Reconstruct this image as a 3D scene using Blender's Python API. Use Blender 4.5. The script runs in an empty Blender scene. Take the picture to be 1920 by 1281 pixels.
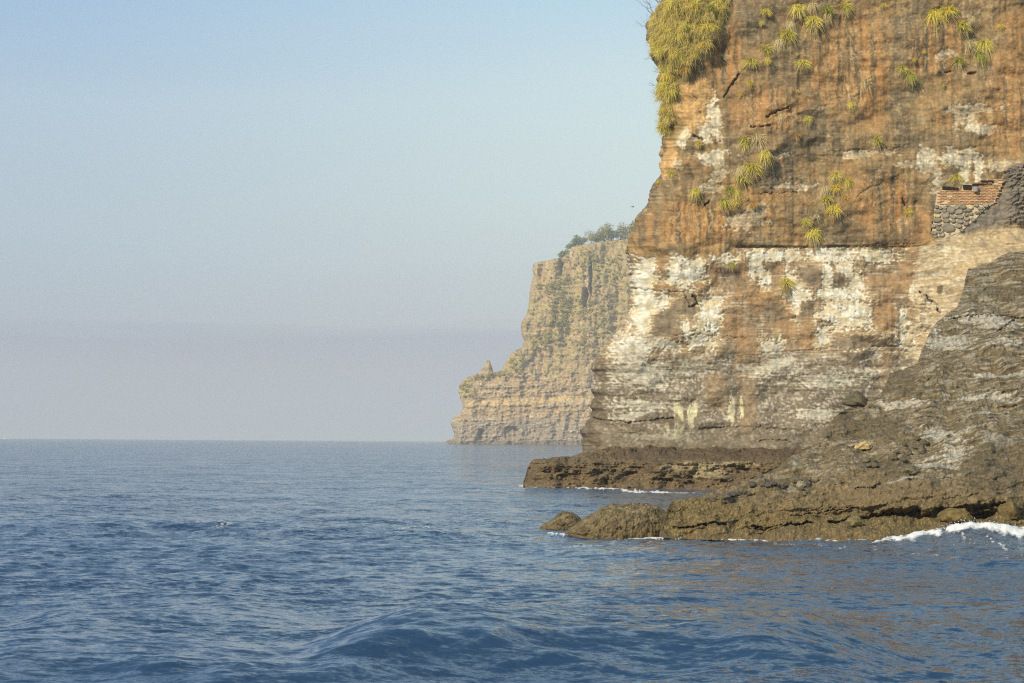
import bpy, math, random
import numpy as np
from mathutils import Vector, Matrix

random.seed(7)
rng = np.random.default_rng(7)
sc = bpy.context.scene
col = sc.collection
rad = math.radians

# ---------------------------------------------------------------- camera
LENS = 85.0
PX = 36.0 / LENS / 1920.0            # metres per photo pixel at one metre
CAMH = 2.2
PITCH = math.atan((827.2 - 640.5) * PX)
ROLL = rad(0.36)
CM = Matrix.Rotation(math.pi / 2 + PITCH, 3, 'X') @ Matrix.Rotation(ROLL, 3, 'Z')
cd = bpy.data.cameras.new('camera')
cd.lens = LENS
cd.sensor_width = 36.0
cd.clip_start = 0.5
cd.clip_end = 30000
cam = bpy.data.objects.new('camera', cd)
col.objects.link(cam)
cam.matrix_world = Matrix.Translation((0, 0, CAMH)) @ CM.to_4x4()
sc.camera = cam

# ---------------------------------------------------------------- light
SUN_EL = rad(29)
SUN_V = Vector((-0.60, -0.80, 0)).normalized() * math.cos(SUN_EL) + Vector((0, 0, math.sin(SUN_EL)))
ld = bpy.data.lights.new('sun', 'SUN')
ld.energy = 4.6
ld.angle = rad(0.53)
ld.color = (1.0, 0.885, 0.68)
sun = bpy.data.objects.new('sun', ld)
col.objects.link(sun)
sun.rotation_euler = SUN_V.to_track_quat('Z', 'Y').to_euler()
sun.location = (-50, -50, 60)

world = bpy.data.worlds.new('World')
sc.world = world
world.use_nodes = True
wn, wl = world.node_tree.nodes, world.node_tree.links
wn.clear()
SKY_STR = 0.10
w_out = wn.new('ShaderNodeOutputWorld')
w_bg = wn.new('ShaderNodeBackground')
w_bg.inputs['Strength'].default_value = SKY_STR
w_sky = wn.new('ShaderNodeTexSky')
w_sky.sky_type = 'NISHITA'
w_sky.sun_disc = False
w_sky.sun_elevation = SUN_EL
w_sky.sun_rotation = math.atan2(SUN_V.x, SUN_V.y)
w_sky.dust_density = 1.6
w_sky.ozone_density = 2.0


def lin(c):
    c = c / 255.0
    return c / 12.92 if c <= 0.04045 else ((c + 0.055) / 1.055) ** 2.4


def lin3(rgb, k=1.0):
    return tuple(lin(v) * k for v in rgb)


LIGHT_TINT = (1.0, 0.93, 0.82)      # photo colours are seen in warm light: dividing it out leaves the material's own colour


def alb3(rgb, k=1.0):
    return tuple(lin(v) * k / t for v, t in zip(rgb, LIGHT_TINT))


# the thick, smoggy air low over the sea: a band of the sky by elevation, the same all the way round
w_tc = wn.new('ShaderNodeTexCoord')
w_sep = wn.new('ShaderNodeSeparateXYZ')
wl.new(w_tc.outputs['Generated'], w_sep.inputs[0])
w_noise = wn.new('ShaderNodeTexNoise')
w_map = wn.new('ShaderNodeMapping')
w_map.inputs['Scale'].default_value = (2.2, 2.2, 30)
wl.new(w_tc.outputs['Generated'], w_map.inputs[0])
wl.new(w_map.outputs[0], w_noise.inputs['Vector'])
w_noise.inputs['Scale'].default_value = 1.3
w_noise.inputs['Detail'].default_value = 3
w_nz = wn.new('ShaderNodeMath'); w_nz.operation = 'MULTIPLY_ADD'
wl.new(w_noise.outputs['Fac'], w_nz.inputs[0])
w_nz.inputs[1].default_value = 0.035
wl.new(w_sep.outputs['Z'], w_nz.inputs[2])
w_off = wn.new('ShaderNodeMath'); w_off.operation = 'SUBTRACT'
wl.new(w_nz.outputs[0], w_off.inputs[0])
w_off.inputs[1].default_value = 0.0175
w_mr = wn.new('ShaderNodeMapRange')
w_mr.inputs['From Min'].default_value = 0.0
w_mr.inputs['From Max'].default_value = 0.30
wl.new(w_off.outputs[0], w_mr.inputs['Value'])
w_ramp = wn.new('ShaderNodeValToRGB')
wl.new(w_mr.outputs[0], w_ramp.inputs[0])
SKY_STOPS = [(0.00, (181, 191, 204)), (0.04, (173, 183, 200)), (0.100, (160, 168, 188)), (0.146, (160, 168, 188)), (0.160, (183, 194, 202)),
             (0.30, (192, 209, 214)), (0.45, (190, 211, 220)), (0.60, (168, 199, 222)), (0.80, (168, 198, 220)), (1.0, (160, 191, 216))]
els = w_ramp.color_ramp.elements
while len(els) < len(SKY_STOPS):
    els.new(0.5)
for e, (p, c) in zip(els, SKY_STOPS):
    e.position = p
    e.color = (*lin3(c), 1)
w_ramp_k = wn.new('ShaderNodeVectorMath'); w_ramp_k.operation = 'SCALE'
wl.new(w_ramp.outputs[0], w_ramp_k.inputs[0])
w_ramp_k.inputs['Scale'].default_value = 1.0 / SKY_STR
# slow change of brightness round the sky (brighter to the right of the view)
w_az = wn.new('ShaderNodeMapRange')
w_az.interpolation_type = 'SMOOTHSTEP'
wl.new(w_sep.outputs['X'], w_az.inputs['Value'])
w_az.inputs['From Min'].default_value = -0.26
w_az.inputs['From Max'].default_value = 0.14
w_az.inputs['To Min'].default_value = 0.0
w_az.inputs['To Max'].default_value = 1.0
w_tint = wn.new('ShaderNodeMix'); w_tint.data_type = 'RGBA'
wl.new(w_az.outputs[0], w_tint.inputs['Factor'])
w_tint.inputs[6].default_value = (0.74, 0.80, 0.91, 1)
w_tint.inputs[7].default_value = (1.20, 1.17, 1.06, 1)
w_mul = wn.new('ShaderNodeVectorMath'); w_mul.operation = 'MULTIPLY'
wl.new(w_ramp_k.outputs[0], w_mul.inputs[0])
wl.new(w_tint.outputs[2], w_mul.inputs[1])
w_fade = wn.new('ShaderNodeMapRange')
w_fade.interpolation_type = 'SMOOTHSTEP'
wl.new(w_sep.outputs['Z'], w_fade.inputs['Value'])
w_fade.inputs['From Min'].default_value = 0.40
w_fade.inputs['From Max'].default_value = 1.0
w_mix = wn.new('ShaderNodeMix'); w_mix.data_type = 'RGBA'
wl.new(w_fade.outputs[0], w_mix.inputs['Factor'])
wl.new(w_mul.outputs[0], w_mix.inputs[6])
wl.new(w_sky.outputs[0], w_mix.inputs[7])
wl.new(w_mix.outputs[2], w_bg.inputs['Color'])
wl.new(w_bg.outputs[0], w_out.inputs[0])

sc.view_settings.view_transform = 'Standard'
sc.view_settings.look = 'None'
sc.view_settings.exposure = 0.18
sc.view_settings.gamma = 1.0
sc.view_settings.use_curve_mapping = False
sc.render.engine = 'CYCLES'
sc.cycles.max_bounces = 6
sc.cycles.diffuse_bounces = 2
sc.cycles.glossy_bounces = 3
sc.cycles.transparent_max_bounces = 8
sc.cycles.volume_bounces = 0
sc.cycles.use_denoising = False
sc.cycles.filter_width = 1.2
sc.cycles.use_adaptive_sampling = False
sc.cycles.caustics_reflective = False
sc.cycles.caustics_refractive = False

HAZE_DENSITY = 0.00026

# ---------------------------------------------------------------- helpers: sight lines, noise, meshes
CMN = np.array(CM)


def at(x, y, D):
    """world point on the sight line of photo pixel (x, y) at world depth Y = D"""
    x, y, D = np.broadcast_arrays(np.asarray(x, float), np.asarray(y, float), np.asarray(D, float))
    v = np.stack([(x - 960) * PX, (640.5 - y) * PX, -np.ones_like(x)], -1) @ CMN.T
    return v * (D / v[..., 1])[..., None] + np.array([0, 0, CAMH])


def on_sea(x, y):
    v = np.array([(x - 960) * PX, (640.5 - y) * PX, -1.0]) @ CMN.T
    t = -CAMH / v[2]
    return v * t + np.array([0, 0, CAMH])


def ss(a, b, x):
    t = np.clip((x - a) / (b - a), 0, 1)
    return t * t * (3 - 2 * t)


_perm = np.random.default_rng(3).permutation(4096).astype(np.int32)
_gang = (np.random.default_rng(5).random(4096) * 2 * np.pi).astype(np.float32)
_gx, _gy = np.cos(_gang), np.sin(_gang)


def perlin(x, y, seed=0):
    x = np.asarray(x, np.float32); y = np.asarray(y, np.float32)
    xi = np.floor(x).astype(np.int32); yi = np.floor(y).astype(np.int32)
    xf = x - xi; yf = y - yi
    u = xf * xf * xf * (xf * (xf * 6 - 15) + 10)
    v = yf * yf * yf * (yf * (yf * 6 - 15) + 10)

    def g(ix, iy, fx, fy):
        h = _perm[(_perm[(ix + seed * 131) & 4095] + iy + seed * 57) & 4095]
        return _gx[h] * fx + _gy[h] * fy
    a = g(xi, yi, xf, yf); b = g(xi + 1, yi, xf - 1, yf)
    c = g(xi, yi + 1, xf, yf - 1); d = g(xi + 1, yi + 1, xf - 1, yf - 1)
    return (a + u * (b - a) + v * (c + u * (d - c) - a - u * (b - a))) * 1.5


def fbm(x, y, oc=4, seed=0, gain=0.5):
    s = 0; a = 1.0; f = 1.0; n = 0
    for i in range(oc):
        s = s + a * perlin(x * f + i * 17.3, y * f - i * 9.1, seed + i)
        n += a; a *= gain; f *= 2.03
    return s / n * 1.6


def ridged(x, y, oc=4, seed=0):
    s = 0; a = 1.0; f = 1.0; n = 0
    for i in range(oc):
        s = s + a * (1 - 2 * np.abs(perlin(x * f + i * 7.7, y * f + i * 3.1, seed + i)))
        n += a; a *= 0.5; f *= 2.05
    return s / n


def blobs(x, y, lst, p=2.6):
    """>0 inside the listed patches (centre x, centre y, half width, half height), falling off outside"""
    v = np.full(np.shape(x), -3.0, np.float32)
    for cx, cy, rx, ry in lst:
        r = (np.abs((x - cx) / rx) ** p + np.abs((y - cy) / ry) ** p) ** (1 / p)
        v = np.maximum(v, np.clip(1 - r, -3, 1))
    return v


def mixc(c, d, f):
    return c + (np.asarray(d) - c) * f[..., None]


def C(*rgb, k=0.92):
    return np.array(alb3(rgb, k), np.float32)


def seg_dist(x, y, pts):
    d = np.full(np.shape(x), 1e9, np.float32)
    for (x0, y0), (x1, y1) in zip(pts[:-1], pts[1:]):
        dx, dy = x1 - x0, y1 - y0
        t = np.clip(((x - x0) * dx + (y - y0) * dy) / (dx * dx + dy * dy), 0, 1)
        d = np.minimum(d, np.hypot(x - x0 - t * dx, y - y0 - t * dy))
    return d


def grid_faces(nr, nc):
    i = np.arange(nr * nc).reshape(nr, nc)
    return np.stack([i[:-1, :-1], i[1:, :-1], i[1:, 1:], i[:-1, 1:]], -1).reshape(-1, 4)


def mesh_np(name, V, F, colors=None, attrs=None, smooth=True):
    V = np.ascontiguousarray(V.reshape(-1, 3), np.float32)
    F = np.ascontiguousarray(F, np.int32)
    k = F.shape[1]
    me = bpy.data.meshes.new(name)
    me.vertices.add(len(V)); me.vertices.foreach_set('co', V.ravel())
    me.loops.add(F.size); me.loops.foreach_set('vertex_index', F.ravel())
    me.polygons.add(len(F))
    me.polygons.foreach_set('loop_start', np.arange(0, F.size, k, dtype=np.int32))
    me.polygons.foreach_set('loop_total', np.full(len(F), k, np.int32))
    me.polygons.foreach_set('use_smooth', np.full(len(F), smooth, bool))
    me.update(calc_edges=True)
    if colors is not None:
        a = me.color_attributes.new('col', 'FLOAT_COLOR', 'POINT')
        c4 = np.ones((len(V), 4), np.float32); c4[:, :3] = np.clip(colors.reshape(-1, 3), 0.004, 0.9)
        a.data.foreach_set('color', c4.ravel())
    for n, v in (attrs or {}).items():
        a = me.attributes.new(n, 'FLOAT', 'POINT')
        a.data.foreach_set('value', np.ascontiguousarray(v.ravel(), np.float32))
    return me


def link(name, me, mat=None, parent=None):
    o = bpy.data.objects.new(name, me)
    col.objects.link(o)
    if mat is not None and me is not None and not me.materials:
        me.materials.append(mat)
    if parent is not None:
        o.parent = parent
    return o


def tag(o, label=None, cat=None, group=None, kind=None):
    if label: o['label'] = label
    if cat: o['category'] = cat
    if group: o['group'] = group
    if kind: o['kind'] = kind
    return o


def new_mat(name):
    m = bpy.data.materials.new(name)
    m.use_nodes = True
    nt = m.node_tree
    return m, nt.nodes, nt.links, nt.nodes['Principled BSDF']


def rock_mat(name, scale, bump=0.5, dist=0.05, rough=0.9, spec=0.25, var=0.35):
    """rock: mineral colour from the mesh's own mineral map, broken up by procedural grain, with fine relief"""
    m, n, l, p = new_mat(name)
    at_ = n.new('ShaderNodeAttribute'); at_.attribute_name = 'col'
    tc = n.new('ShaderNodeTexCoord')
    mp = n.new('ShaderNodeMapping'); mp.inputs['Scale'].default_value = (1, 1, 1.8)
    l.new(tc.outputs['Object'], mp.inputs[0])
    nz = n.new('ShaderNodeTexNoise'); nz.inputs['Scale'].default_value = scale
    nz.inputs['Detail'].default_value = 6; nz.inputs['Roughness'].default_value = 0.7
    l.new(mp.outputs[0], nz.inputs['Vector'])
    mr = n.new('ShaderNodeMapRange'); l.new(nz.outputs['Fac'], mr.inputs['Value'])
    mr.inputs['From Min'].default_value = 0.3; mr.inputs['From Max'].default_value = 0.7
    mr.inputs['To Min'].default_value = 1 - var; mr.inputs['To Max'].default_value = 1 + var
    mu = n.new('ShaderNodeVectorMath'); mu.operation = 'SCALE'
    l.new(at_.outputs['Color'], mu.inputs[0]); l.new(mr.outputs[0], mu.inputs['Scale'])
    l.new(mu.outputs[0], p.inputs['Base Color'])
    n2 = n.new('ShaderNodeTexNoise'); n2.inputs['Scale'].default_value = scale * 0.7
    n2.inputs['Detail'].default_value = 7; n2.inputs['Roughness'].default_value = 0.65
    l.new(mp.outputs[0], n2.inputs['Vector'])
    b = n.new('ShaderNodeBump'); b.inputs['Strength'].default_value = bump; b.inputs['Distance'].default_value = dist
    l.new(n2.outputs['Fac'], b.inputs['Height']); l.new(b.outputs[0], p.inputs['Normal'])
    p.inputs['Roughness'].default_value = rough
    p.inputs['Specular IOR Level'].default_value = spec
    return m


def plain_mat(name, rgb, rough=0.85, var=0.25, scale=6.0, spec=0.25, bump=0.0, rand=0.0):
    m, n, l, p = new_mat(name)
    tc = n.new('ShaderNodeTexCoord')
    nz = n.new('ShaderNodeTexNoise'); nz.inputs['Scale'].default_value = scale; nz.inputs['Detail'].default_value = 5
    l.new(tc.outputs['Object'], nz.inputs['Vector'])
    mr = n.new('ShaderNodeMapRange'); l.new(nz.outputs['Fac'], mr.inputs['Value'])
    mr.inputs['From Min'].default_value = 0.3; mr.inputs['From Max'].default_value = 0.7
    mr.inputs['To Min'].default_value = 1 - var; mr.inputs['To Max'].default_value = 1 + var
    src = mr.outputs[0]
    if rand:
        oi = n.new('ShaderNodeObjectInfo')
        r2 = n.new('ShaderNodeMapRange'); l.new(oi.outputs['Random'], r2.inputs['Value'])
        r2.inputs['To Min'].default_value = 1 - rand; r2.inputs['To Max'].default_value = 1 + rand
        mm = n.new('ShaderNodeMath'); mm.operation = 'MULTIPLY'
        l.new(src, mm.inputs[0]); l.new(r2.outputs[0], mm.inputs[1]); src = mm.outputs[0]
    mu = n.new('ShaderNodeVectorMath'); mu.operation = 'SCALE'
    mu.inputs[0].default_value = alb3(rgb, 0.92); l.new(src, mu.inputs['Scale'])
    l.new(mu.outputs[0], p.inputs['Base Color'])
    if bump:
        b = n.new('ShaderNodeBump'); b.inputs['Strength'].default_value = bump; b.inputs['Distance'].default_value = 0.03
        l.new(nz.outputs['Fac'], b.inputs['Height']); l.new(b.outputs[0], p.inputs['Normal'])
    p.inputs['Roughness'].default_value = rough
    p.inputs['Specular IOR Level'].default_value = spec
    return m


# ================================================================ SEA
def build_sea():
    k_near = np.arange(520, 12, -0.72)
    k_far = np.geomspace(12, 1.66, 70)
    k = np.concatenate([np.geomspace(1400, 524, 30), k_near, k_far])
    d = CAMH / (k * PX)                                    # metres from the camera, 7 m .. 6 km
    cx = np.concatenate([np.linspace(-5200, -140, 60), np.arange(-120, 2040, 2.6), np.linspace(2060, 6500, 60)])
    tx = (cx - 960) * PX
    Dm, Tm = np.meshgrid(d, tx, indexing='ij')
    X = Dm * Tm; Y = Dm.copy()
    row = np.gradient(d)[:, None]
    colw = np.gradient(tx)[None, :] * Dm
    # photo chart of the flat sea, used only to place swells and foam where the place has them
    ky = k[:, None] + 0 * Tm
    py = ky + 827.2 + (cx[None, :] - 960) * math.tan(ROLL)
    pxx = cx[None, :] + 0 * ky
    gust = np.clip(0.9 + 0.6 * fbm(X / 18, Y / 22, 3, 41), 0.45, 2)
    Z = np.zeros_like(X); DX = np.zeros_like(X); DY = np.zeros_like(X)
    R = np.random.default_rng(11)
    N = 100
    lam = np.geomspace(0.22, 16, N)
    for i, L in enumerate(lam):
        th = rad(-78) + R.normal(0, 0.75 if L < 4 else 0.35)
        kx, kyy = math.cos(th) * 2 * np.pi / L, math.sin(th) * 2 * np.pi / L
        slope = 0.034 if L < 1.0 else (0.012 if L < 3 else 0.0045)
        a = slope * L / (2 * np.pi) * R.uniform(0.5, 1.4)
        sp = np.maximum(row * abs(math.sin(th)), colw * abs(math.cos(th)))
        w = ss(1.8, 4.0, L / sp)
        if w.max() <= 0:
            continue
        ph = kx * X + kyy * Y + R.uniform(0, 6.28) + 1.2 * perlin(X / (L * 6) + i, Y / (L * 6), i)
        A = a * w * (gust if L < 6 else 1.0)
        Z += A * np.cos(ph)
        q = 0.8
        DX -= q * A * math.cos(th) * np.sin(ph); DY -= q * A * math.sin(th) * np.sin(ph)
    # named swells: (points of the crest in the photo, height, front length, back length)
    def crest(pts, h, fr, bk, xr):
        xs = [p[0] for p in pts]; ys = [p[1] for p in pts]
        yc = np.interp(cx, xs, ys)
        dc = (CAMH - h) / ((yc - 827.2 - (cx - 960) * math.tan(ROLL)) * PX)
        dd = Dm - dc[None, :] - 0.9 * fbm(X / 2.6, Y / 3.2, 3, 77)
        env = ss(xr[0], xr[1], pxx) * (1 - ss(xr[2], xr[3], pxx))
        return h * env * np.where(dd < 0, np.exp(-(dd / fr) ** 2), np.exp(-(dd / bk) ** 2))
    Z += crest([(300, 1185), (700, 1172), (960, 1153), (1250, 1150), (1500, 1164), (1900, 1195)], 0.36, 2.0, 5.0, (540, 820, 1440, 1740))
    Z += crest([(-200, 1222), (200, 1215), (600, 1232), (900, 1262)], 0.22, 1.4, 3.0, (-200, 60, 300, 900))
    Z += crest([(-200, 1150), (200, 1146), (430, 1138), (700, 1150)], 0.14, 1.6, 3.0, (0, 150, 400, 650))
    Z += crest([(500, 1240), (900, 1215), (1300, 1240)], 0.15, 1.0, 2.5, (520, 700, 900, 1250))
    Z += crest([(-200, 988), (350, 985), (700, 990), (1000, 996)], 0.16, 2.0, 4.5, (-100, 200, 800, 980))
    Z += crest([(900, 1032), (1300, 1030), (1500, 1040)], 0.14, 1.4, 3.5, (980, 1120, 1330, 1500))
    Z += crest([(1300, 1060), (1700, 1050), (2000, 1052)], 0.12, 1.2, 3.5, (1350, 1500, 1900, 2200))
    # far swells against the horizon
    Z += ss(700, 1800, Dm) * (0.55 + 0.75 * fbm(X / 260, Y / 900, 2, 31)) * 0.9
    # breaking wave against the foot of the rock slope at the right
    bx = [1560, 1620, 1680, 1740, 1780, 1820, 1860, 1920, 2050, 2300]
    bh = [0.0, 0.02, 0.12, 0.26, 0.40, 0.47, 0.45, 0.34, 0.2, 0.0]
    hb = np.interp(cx, bx, bh)[None, :]
    dcb = 52.0 + 0.25 * fbm(cx / 30.0, cx * 0, 3, 8)[None, :]
    dd = Dm - dcb
    prof = np.where(dd < 0, np.exp(-(np.abs(dd) / 1.5) ** 1.5), np.exp(-(dd / 2.0) ** 2))
    Z += hb * prof
    # foam
    foam = np.zeros_like(X)
    f1 = fbm(pxx / 14, py / 3.0, 4, 51); f2 = fbm(pxx / 5, py / 1.8, 3, 52)
    fb = fbm(X / 0.35, Y / 1.1, 4, 53)
    crestfoam = np.where(dd < 0.25, np.exp(-((dd + 0.2) / 0.8) ** 2), np.exp(-(dd / 0.9) ** 2))
    env = np.interp(cx, [1610, 1640, 1700, 1780, 2100, 2300], [0, 0.75, 0.9, 1.0, 1.0, 0])[None, :]
    foam = np.maximum(foam, ss(0.40, 1.0, env * crestfoam + (0.55 * fb + 0.25 * f1) * (hb > 0.005)) * (env > 0.05) * ss(0.02, 0.2, crestfoam))
    streak = ss(0.25, 0.6, fbm(X / 0.16 + Y * 0.9, Y / 1.1, 4, 54)) * np.exp(-((dd + 1.5) / 1.3) ** 2) * env
    foam = np.maximum(foam, 0.6 * streak)

    def edge(pts, th, s, amp=1.0, seed=0):
        yc = np.interp(pxx, [p[0] for p in pts], [p[1] for p in pts])
        e = 1 - np.abs(py - yc) / (th * (0.7 + 0.6 * fbm(pxx / 18, pxx * 0 + seed, 2, 60 + seed)))
        ins = ss(pts[0][0], pts[0][0] + 25, pxx) * (1 - ss(pts[-1][0] - 25, pts[-1][0], pxx))
        s = s * ins
        return ss(0.0, 0.5, e + amp * f2) * s * (ins > 0.25)
    foam = np.maximum(foam, edge([(964, 908), (1000, 914), (1060, 915), (1165, 918), (1175, 920)], 4.0, 1.0, 0.5, 1))
    foam = np.maximum(foam, edge([(1150, 918), (1180, 921), (1330, 925)], 1.6, 0.8, 0.9, 2))
    foam = np.maximum(foam, edge([(1010, 1000), (1060, 1003), (1140, 1005), (1250, 1008)], 1.8, 0.7, 0.9, 3))
    foam = np.maximum(foam, edge([(1170, 1005), (1200, 1007), (1290, 1012)], 2.6, 1.0, 0.9, 4))
    foam = np.maximum(foam, edge([(1280, 1010), (1450, 1014), (1640, 1017)], 2.2, 0.85, 1.0, 5))
    foam = np.maximum(foam, edge([(825, 831), (1090, 834)], 0.7, 0.45, 1.3, 9))
    for pts, th, s in (([(340, 994), (400, 992), (450, 996)], 2.4, 0.36), ([(380, 999), (440, 995), (470, 992)], 1.5, 0.36),
                       ([(720, 1003), (790, 1000), (840, 998)], 1.4, 0.38), ([(1040, 1034), (1100, 1030), (1150, 1033)], 2.0, 0.42),
                       ([(1430, 1022), (1500, 1024), (1560, 1026)], 1.4, 0.42), ([(1680, 1042), (1740, 1041), (1780, 1040)], 1.2, 0.4),
                       ([(1120, 1022), (1180, 1018), (1220, 1020)], 1.0, 0.5), ([(1560, 1030), (1600, 1029)], 1.3, 0.6)):
        foam = np.maximum(foam, edge(pts, th, s, 1.2, 6))
    foam = np.clip(foam, 0, 1)
    Z += foam * 0.05 * (0.6 + fb) * (Dm < 200)
    V = np.stack([X + DX, Y + DY, Z], -1)
    # shallow murk of stirred sand close to the breaking wave
    murk = np.exp(-(((pxx - 1820) / 170) ** 2)) * np.exp(-((dd + 1.0) / 2.0) ** 2) * 0.45
    me = mesh_np('sea', V, grid_faces(len(k), len(cx)), None, {'foam': foam, 'murk': np.clip(murk, 0, 1)})
    m, n, l, p = new_mat('sea_water')
    af = n.new('ShaderNodeAttribute'); af.attribute_name = 'foam'
    am = n.new('ShaderNodeAttribute'); am.attribute_name = 'murk'
    tc = n.new('ShaderNodeTexCoord')
    mp = n.new('ShaderNodeMapping'); mp.inputs['Scale'].default_value = (0.5, 1.0, 1.0)
    mp.inputs['Rotation'].default_value = (0, 0, rad(12))
    l.new(tc.outputs['Object'], mp.inputs[0])
    # ripples too small for the mesh: tilt the normal by fine noise, so that distance blurs them as it does on water
    geo = n.new('ShaderNodeNewGeometry')
    acc = geo.outputs['Normal']
    gm = n.new('ShaderNodeMapping'); gm.inputs['Scale'].default_value = (0.35, 1.0, 1.0); gm.inputs['Rotation'].default_value = (0, 0, rad(-14))
    l.new(tc.outputs['Object'], gm.inputs[0])
    gz = n.new('ShaderNodeTexNoise'); gz.inputs['Scale'].default_value = 0.16; gz.inputs['Detail'].default_value = 4
    l.new(gm.outputs[0], gz.inputs['Vector'])
    gust_ = n.new('ShaderNodeMapRange'); l.new(gz.outputs['Fac'], gust_.inputs['Value'])   # patches of wind on the water
    gust_.inputs['From Min'].default_value = 0.35; gust_.inputs['From Max'].default_value = 0.65
    gust_.inputs['To Min'].default_value = 0.7; gust_.inputs['To Max'].default_value = 1.5
    for s, amp, lo in ((0.4, 0.35, 0.0), (2.2, 0.8, 0.0), (8.0, 1.1, 0.0), (26.0, 0.9, 0.0)):
        z = n.new('ShaderNodeTexNoise'); z.inputs['Scale'].default_value = s; z.inputs['Detail'].default_value = 3
        z.inputs['Roughness'].default_value = 0.6
        l.new(mp.outputs[0], z.inputs['Vector'])
        v = n.new('ShaderNodeVectorMath'); v.operation = 'SUBTRACT'
        l.new(z.outputs['Color'], v.inputs[0]); v.inputs[1].default_value = (0.5, 0.5, 0.5)
        v2 = n.new('ShaderNodeVectorMath'); v2.operation = 'MULTIPLY'
        l.new(v.outputs[0], v2.inputs[0]); v2.inputs[1].default_value = (amp * 0.7, amp, 0)
        v3 = n.new('ShaderNodeVectorMath'); v3.operation = 'ADD'
        vg = n.new('ShaderNodeVectorMath'); vg.operation = 'SCALE'
        l.new(v2.outputs[0], vg.inputs[0]); l.new(gust_.outputs[0], vg.inputs['Scale'])
        l.new(acc, v3.inputs[0]); l.new(vg.outputs[0], v3.inputs[1])
        acc = v3.outputs[0]
    # at grazing view only the facets leaning towards the eye are seen (the far sides of wavelets hide behind them)
    sp_ = n.new('ShaderNodeVectorMath'); sp_.operation = 'MULTIPLY_ADD'
    l.new(geo.outputs['Incoming'], sp_.inputs[0])
    sz = n.new('ShaderNodeSeparateXYZ'); l.new(geo.outputs['Incoming'], sz.inputs[0])
    hide = n.new('ShaderNodeMapRange'); l.new(sz.outputs['Z'], hide.inputs['Value'])      # the flatter the view, the more is hidden
    hide.inputs['From Min'].default_value = 0.0; hide.inputs['From Max'].default_value = 0.6
    hide.inputs['To Min'].default_value = 0.075; hide.inputs['To Max'].default_value = 0.0
    cmb = n.new('ShaderNodeCombineXYZ')
    l.new(hide.outputs[0], cmb.inputs[0]); l.new(hide.outputs[0], cmb.inputs[1])
    l.new(cmb.outputs[0], sp_.inputs[1])
    l.new(acc, sp_.inputs[2]); acc = sp_.outputs[0]
    nn = n.new('ShaderNodeVectorMath'); nn.operation = 'NORMALIZE'
    l.new(acc, nn.inputs[0])
    l.new(nn.outputs[0], p.inputs['Normal'])
    mx = n.new('ShaderNodeMix'); mx.data_type = 'RGBA'
    l.new(am.outputs['Fac'], mx.inputs['Factor'])
    mx.inputs[6].default_value = (0.019, 0.050, 0.106, 1)
    mx.inputs[7].default_value = (0.10, 0.085, 0.065, 1)
    l.new(mx.outputs[2], p.inputs['Base Color'])
    p.inputs['Roughness'].default_value = 0.07
    p.inputs['IOR'].default_value = 1.333
    pf = n.new('ShaderNodeBsdfPrincipled')
    pf.inputs['Base Color'].default_value = (0.78, 0.77, 0.74, 1)
    pf.inputs['Roughness'].default_value = 0.85
    fz = n.new('ShaderNodeTexNoise'); fz.inputs['Scale'].default_value = 9; fz.inputs['Detail'].default_value = 6
    l.new(tc.outputs['Object'], fz.inputs['Vector'])
    fs = n.new('ShaderNodeMath'); fs.operation = 'MULTIPLY_ADD'
    l.new(fz.outputs['Fac'], fs.inputs[0]); fs.inputs[1].default_value = 2.4
    fo = n.new('ShaderNodeMath'); fo.operation = 'MULTIPLY_ADD'
    l.new(af.outputs['Fac'], fo.inputs[0]); fo.inputs[1].default_value = 2.0; fo.inputs[2].default_value = -1.75
    l.new(fo.outputs[0], fs.inputs[2])
    cl = n.new('ShaderNodeClamp'); l.new(fs.outputs[0], cl.inputs['Value'])
    cm = n.new('ShaderNodeMath'); cm.operation = 'MULTIPLY'
    st_ = n.new('ShaderNodeMapRange'); l.new(af.outputs['Fac'], st_.inputs['Value'])
    st_.inputs['From Min'].default_value = 0.02; st_.inputs['From Max'].default_value = 0.25
    l.new(cl.outputs[0], cm.inputs[0]); l.new(st_.outputs[0], cm.inputs[1])
    ms = n.new('ShaderNodeMixShader')
    l.new(cm.outputs[0], ms.inputs[0]); l.new(p.outputs[0], ms.inputs[1]); l.new(pf.outputs[0], ms.inputs[2])
    l.new(ms.outputs[0], n['Material Output'].inputs['Surface'])
    o = link('sea', me, m)
    tag(o, 'choppy blue sea with low swells and thin foam', kind='structure')


build_sea()
# dark sea bed under everything, and behind the camera
bed = mesh_np('sea_bed', np.array([[-6000, -60, -1.6], [6000, -60, -1.6], [6000, 6050, -1.6], [-6000, 6050, -1.6]], float), np.array([[0, 1, 2, 3]]))
tag(link('sea_bed', bed, plain_mat('sea_bed_sand', (70, 66, 58), scale=0.3)), kind='structure')


# ================================================================ MAIN CLIFF
D0 = 122.0
MPP = D0 * PX                                             # metres per photo pixel on the cliff
CL_SIL = [(-90, 1290), (-40, 1275), (0, 1262), (30, 1243), (60, 1232), (100, 1230), (118, 1243), (150, 1242), (190, 1248), (215, 1243), (235, 1247),
          (262, 1240), (275, 1240), (290, 1242), (330, 1246), (345, 1236), (380, 1218), (400, 1208), (430, 1200), (455, 1190), (475, 1184), (500, 1182), (540, 1180),
          (575, 1182), (600, 1178), (625, 1165), (645, 1148), (665, 1138), (682, 1124), (700, 1126), (730, 1116), (770, 1113),
          (795, 1104), (815, 1097), (826, 1089), (848, 1085), (870, 1075), (900, 1065)]


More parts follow.
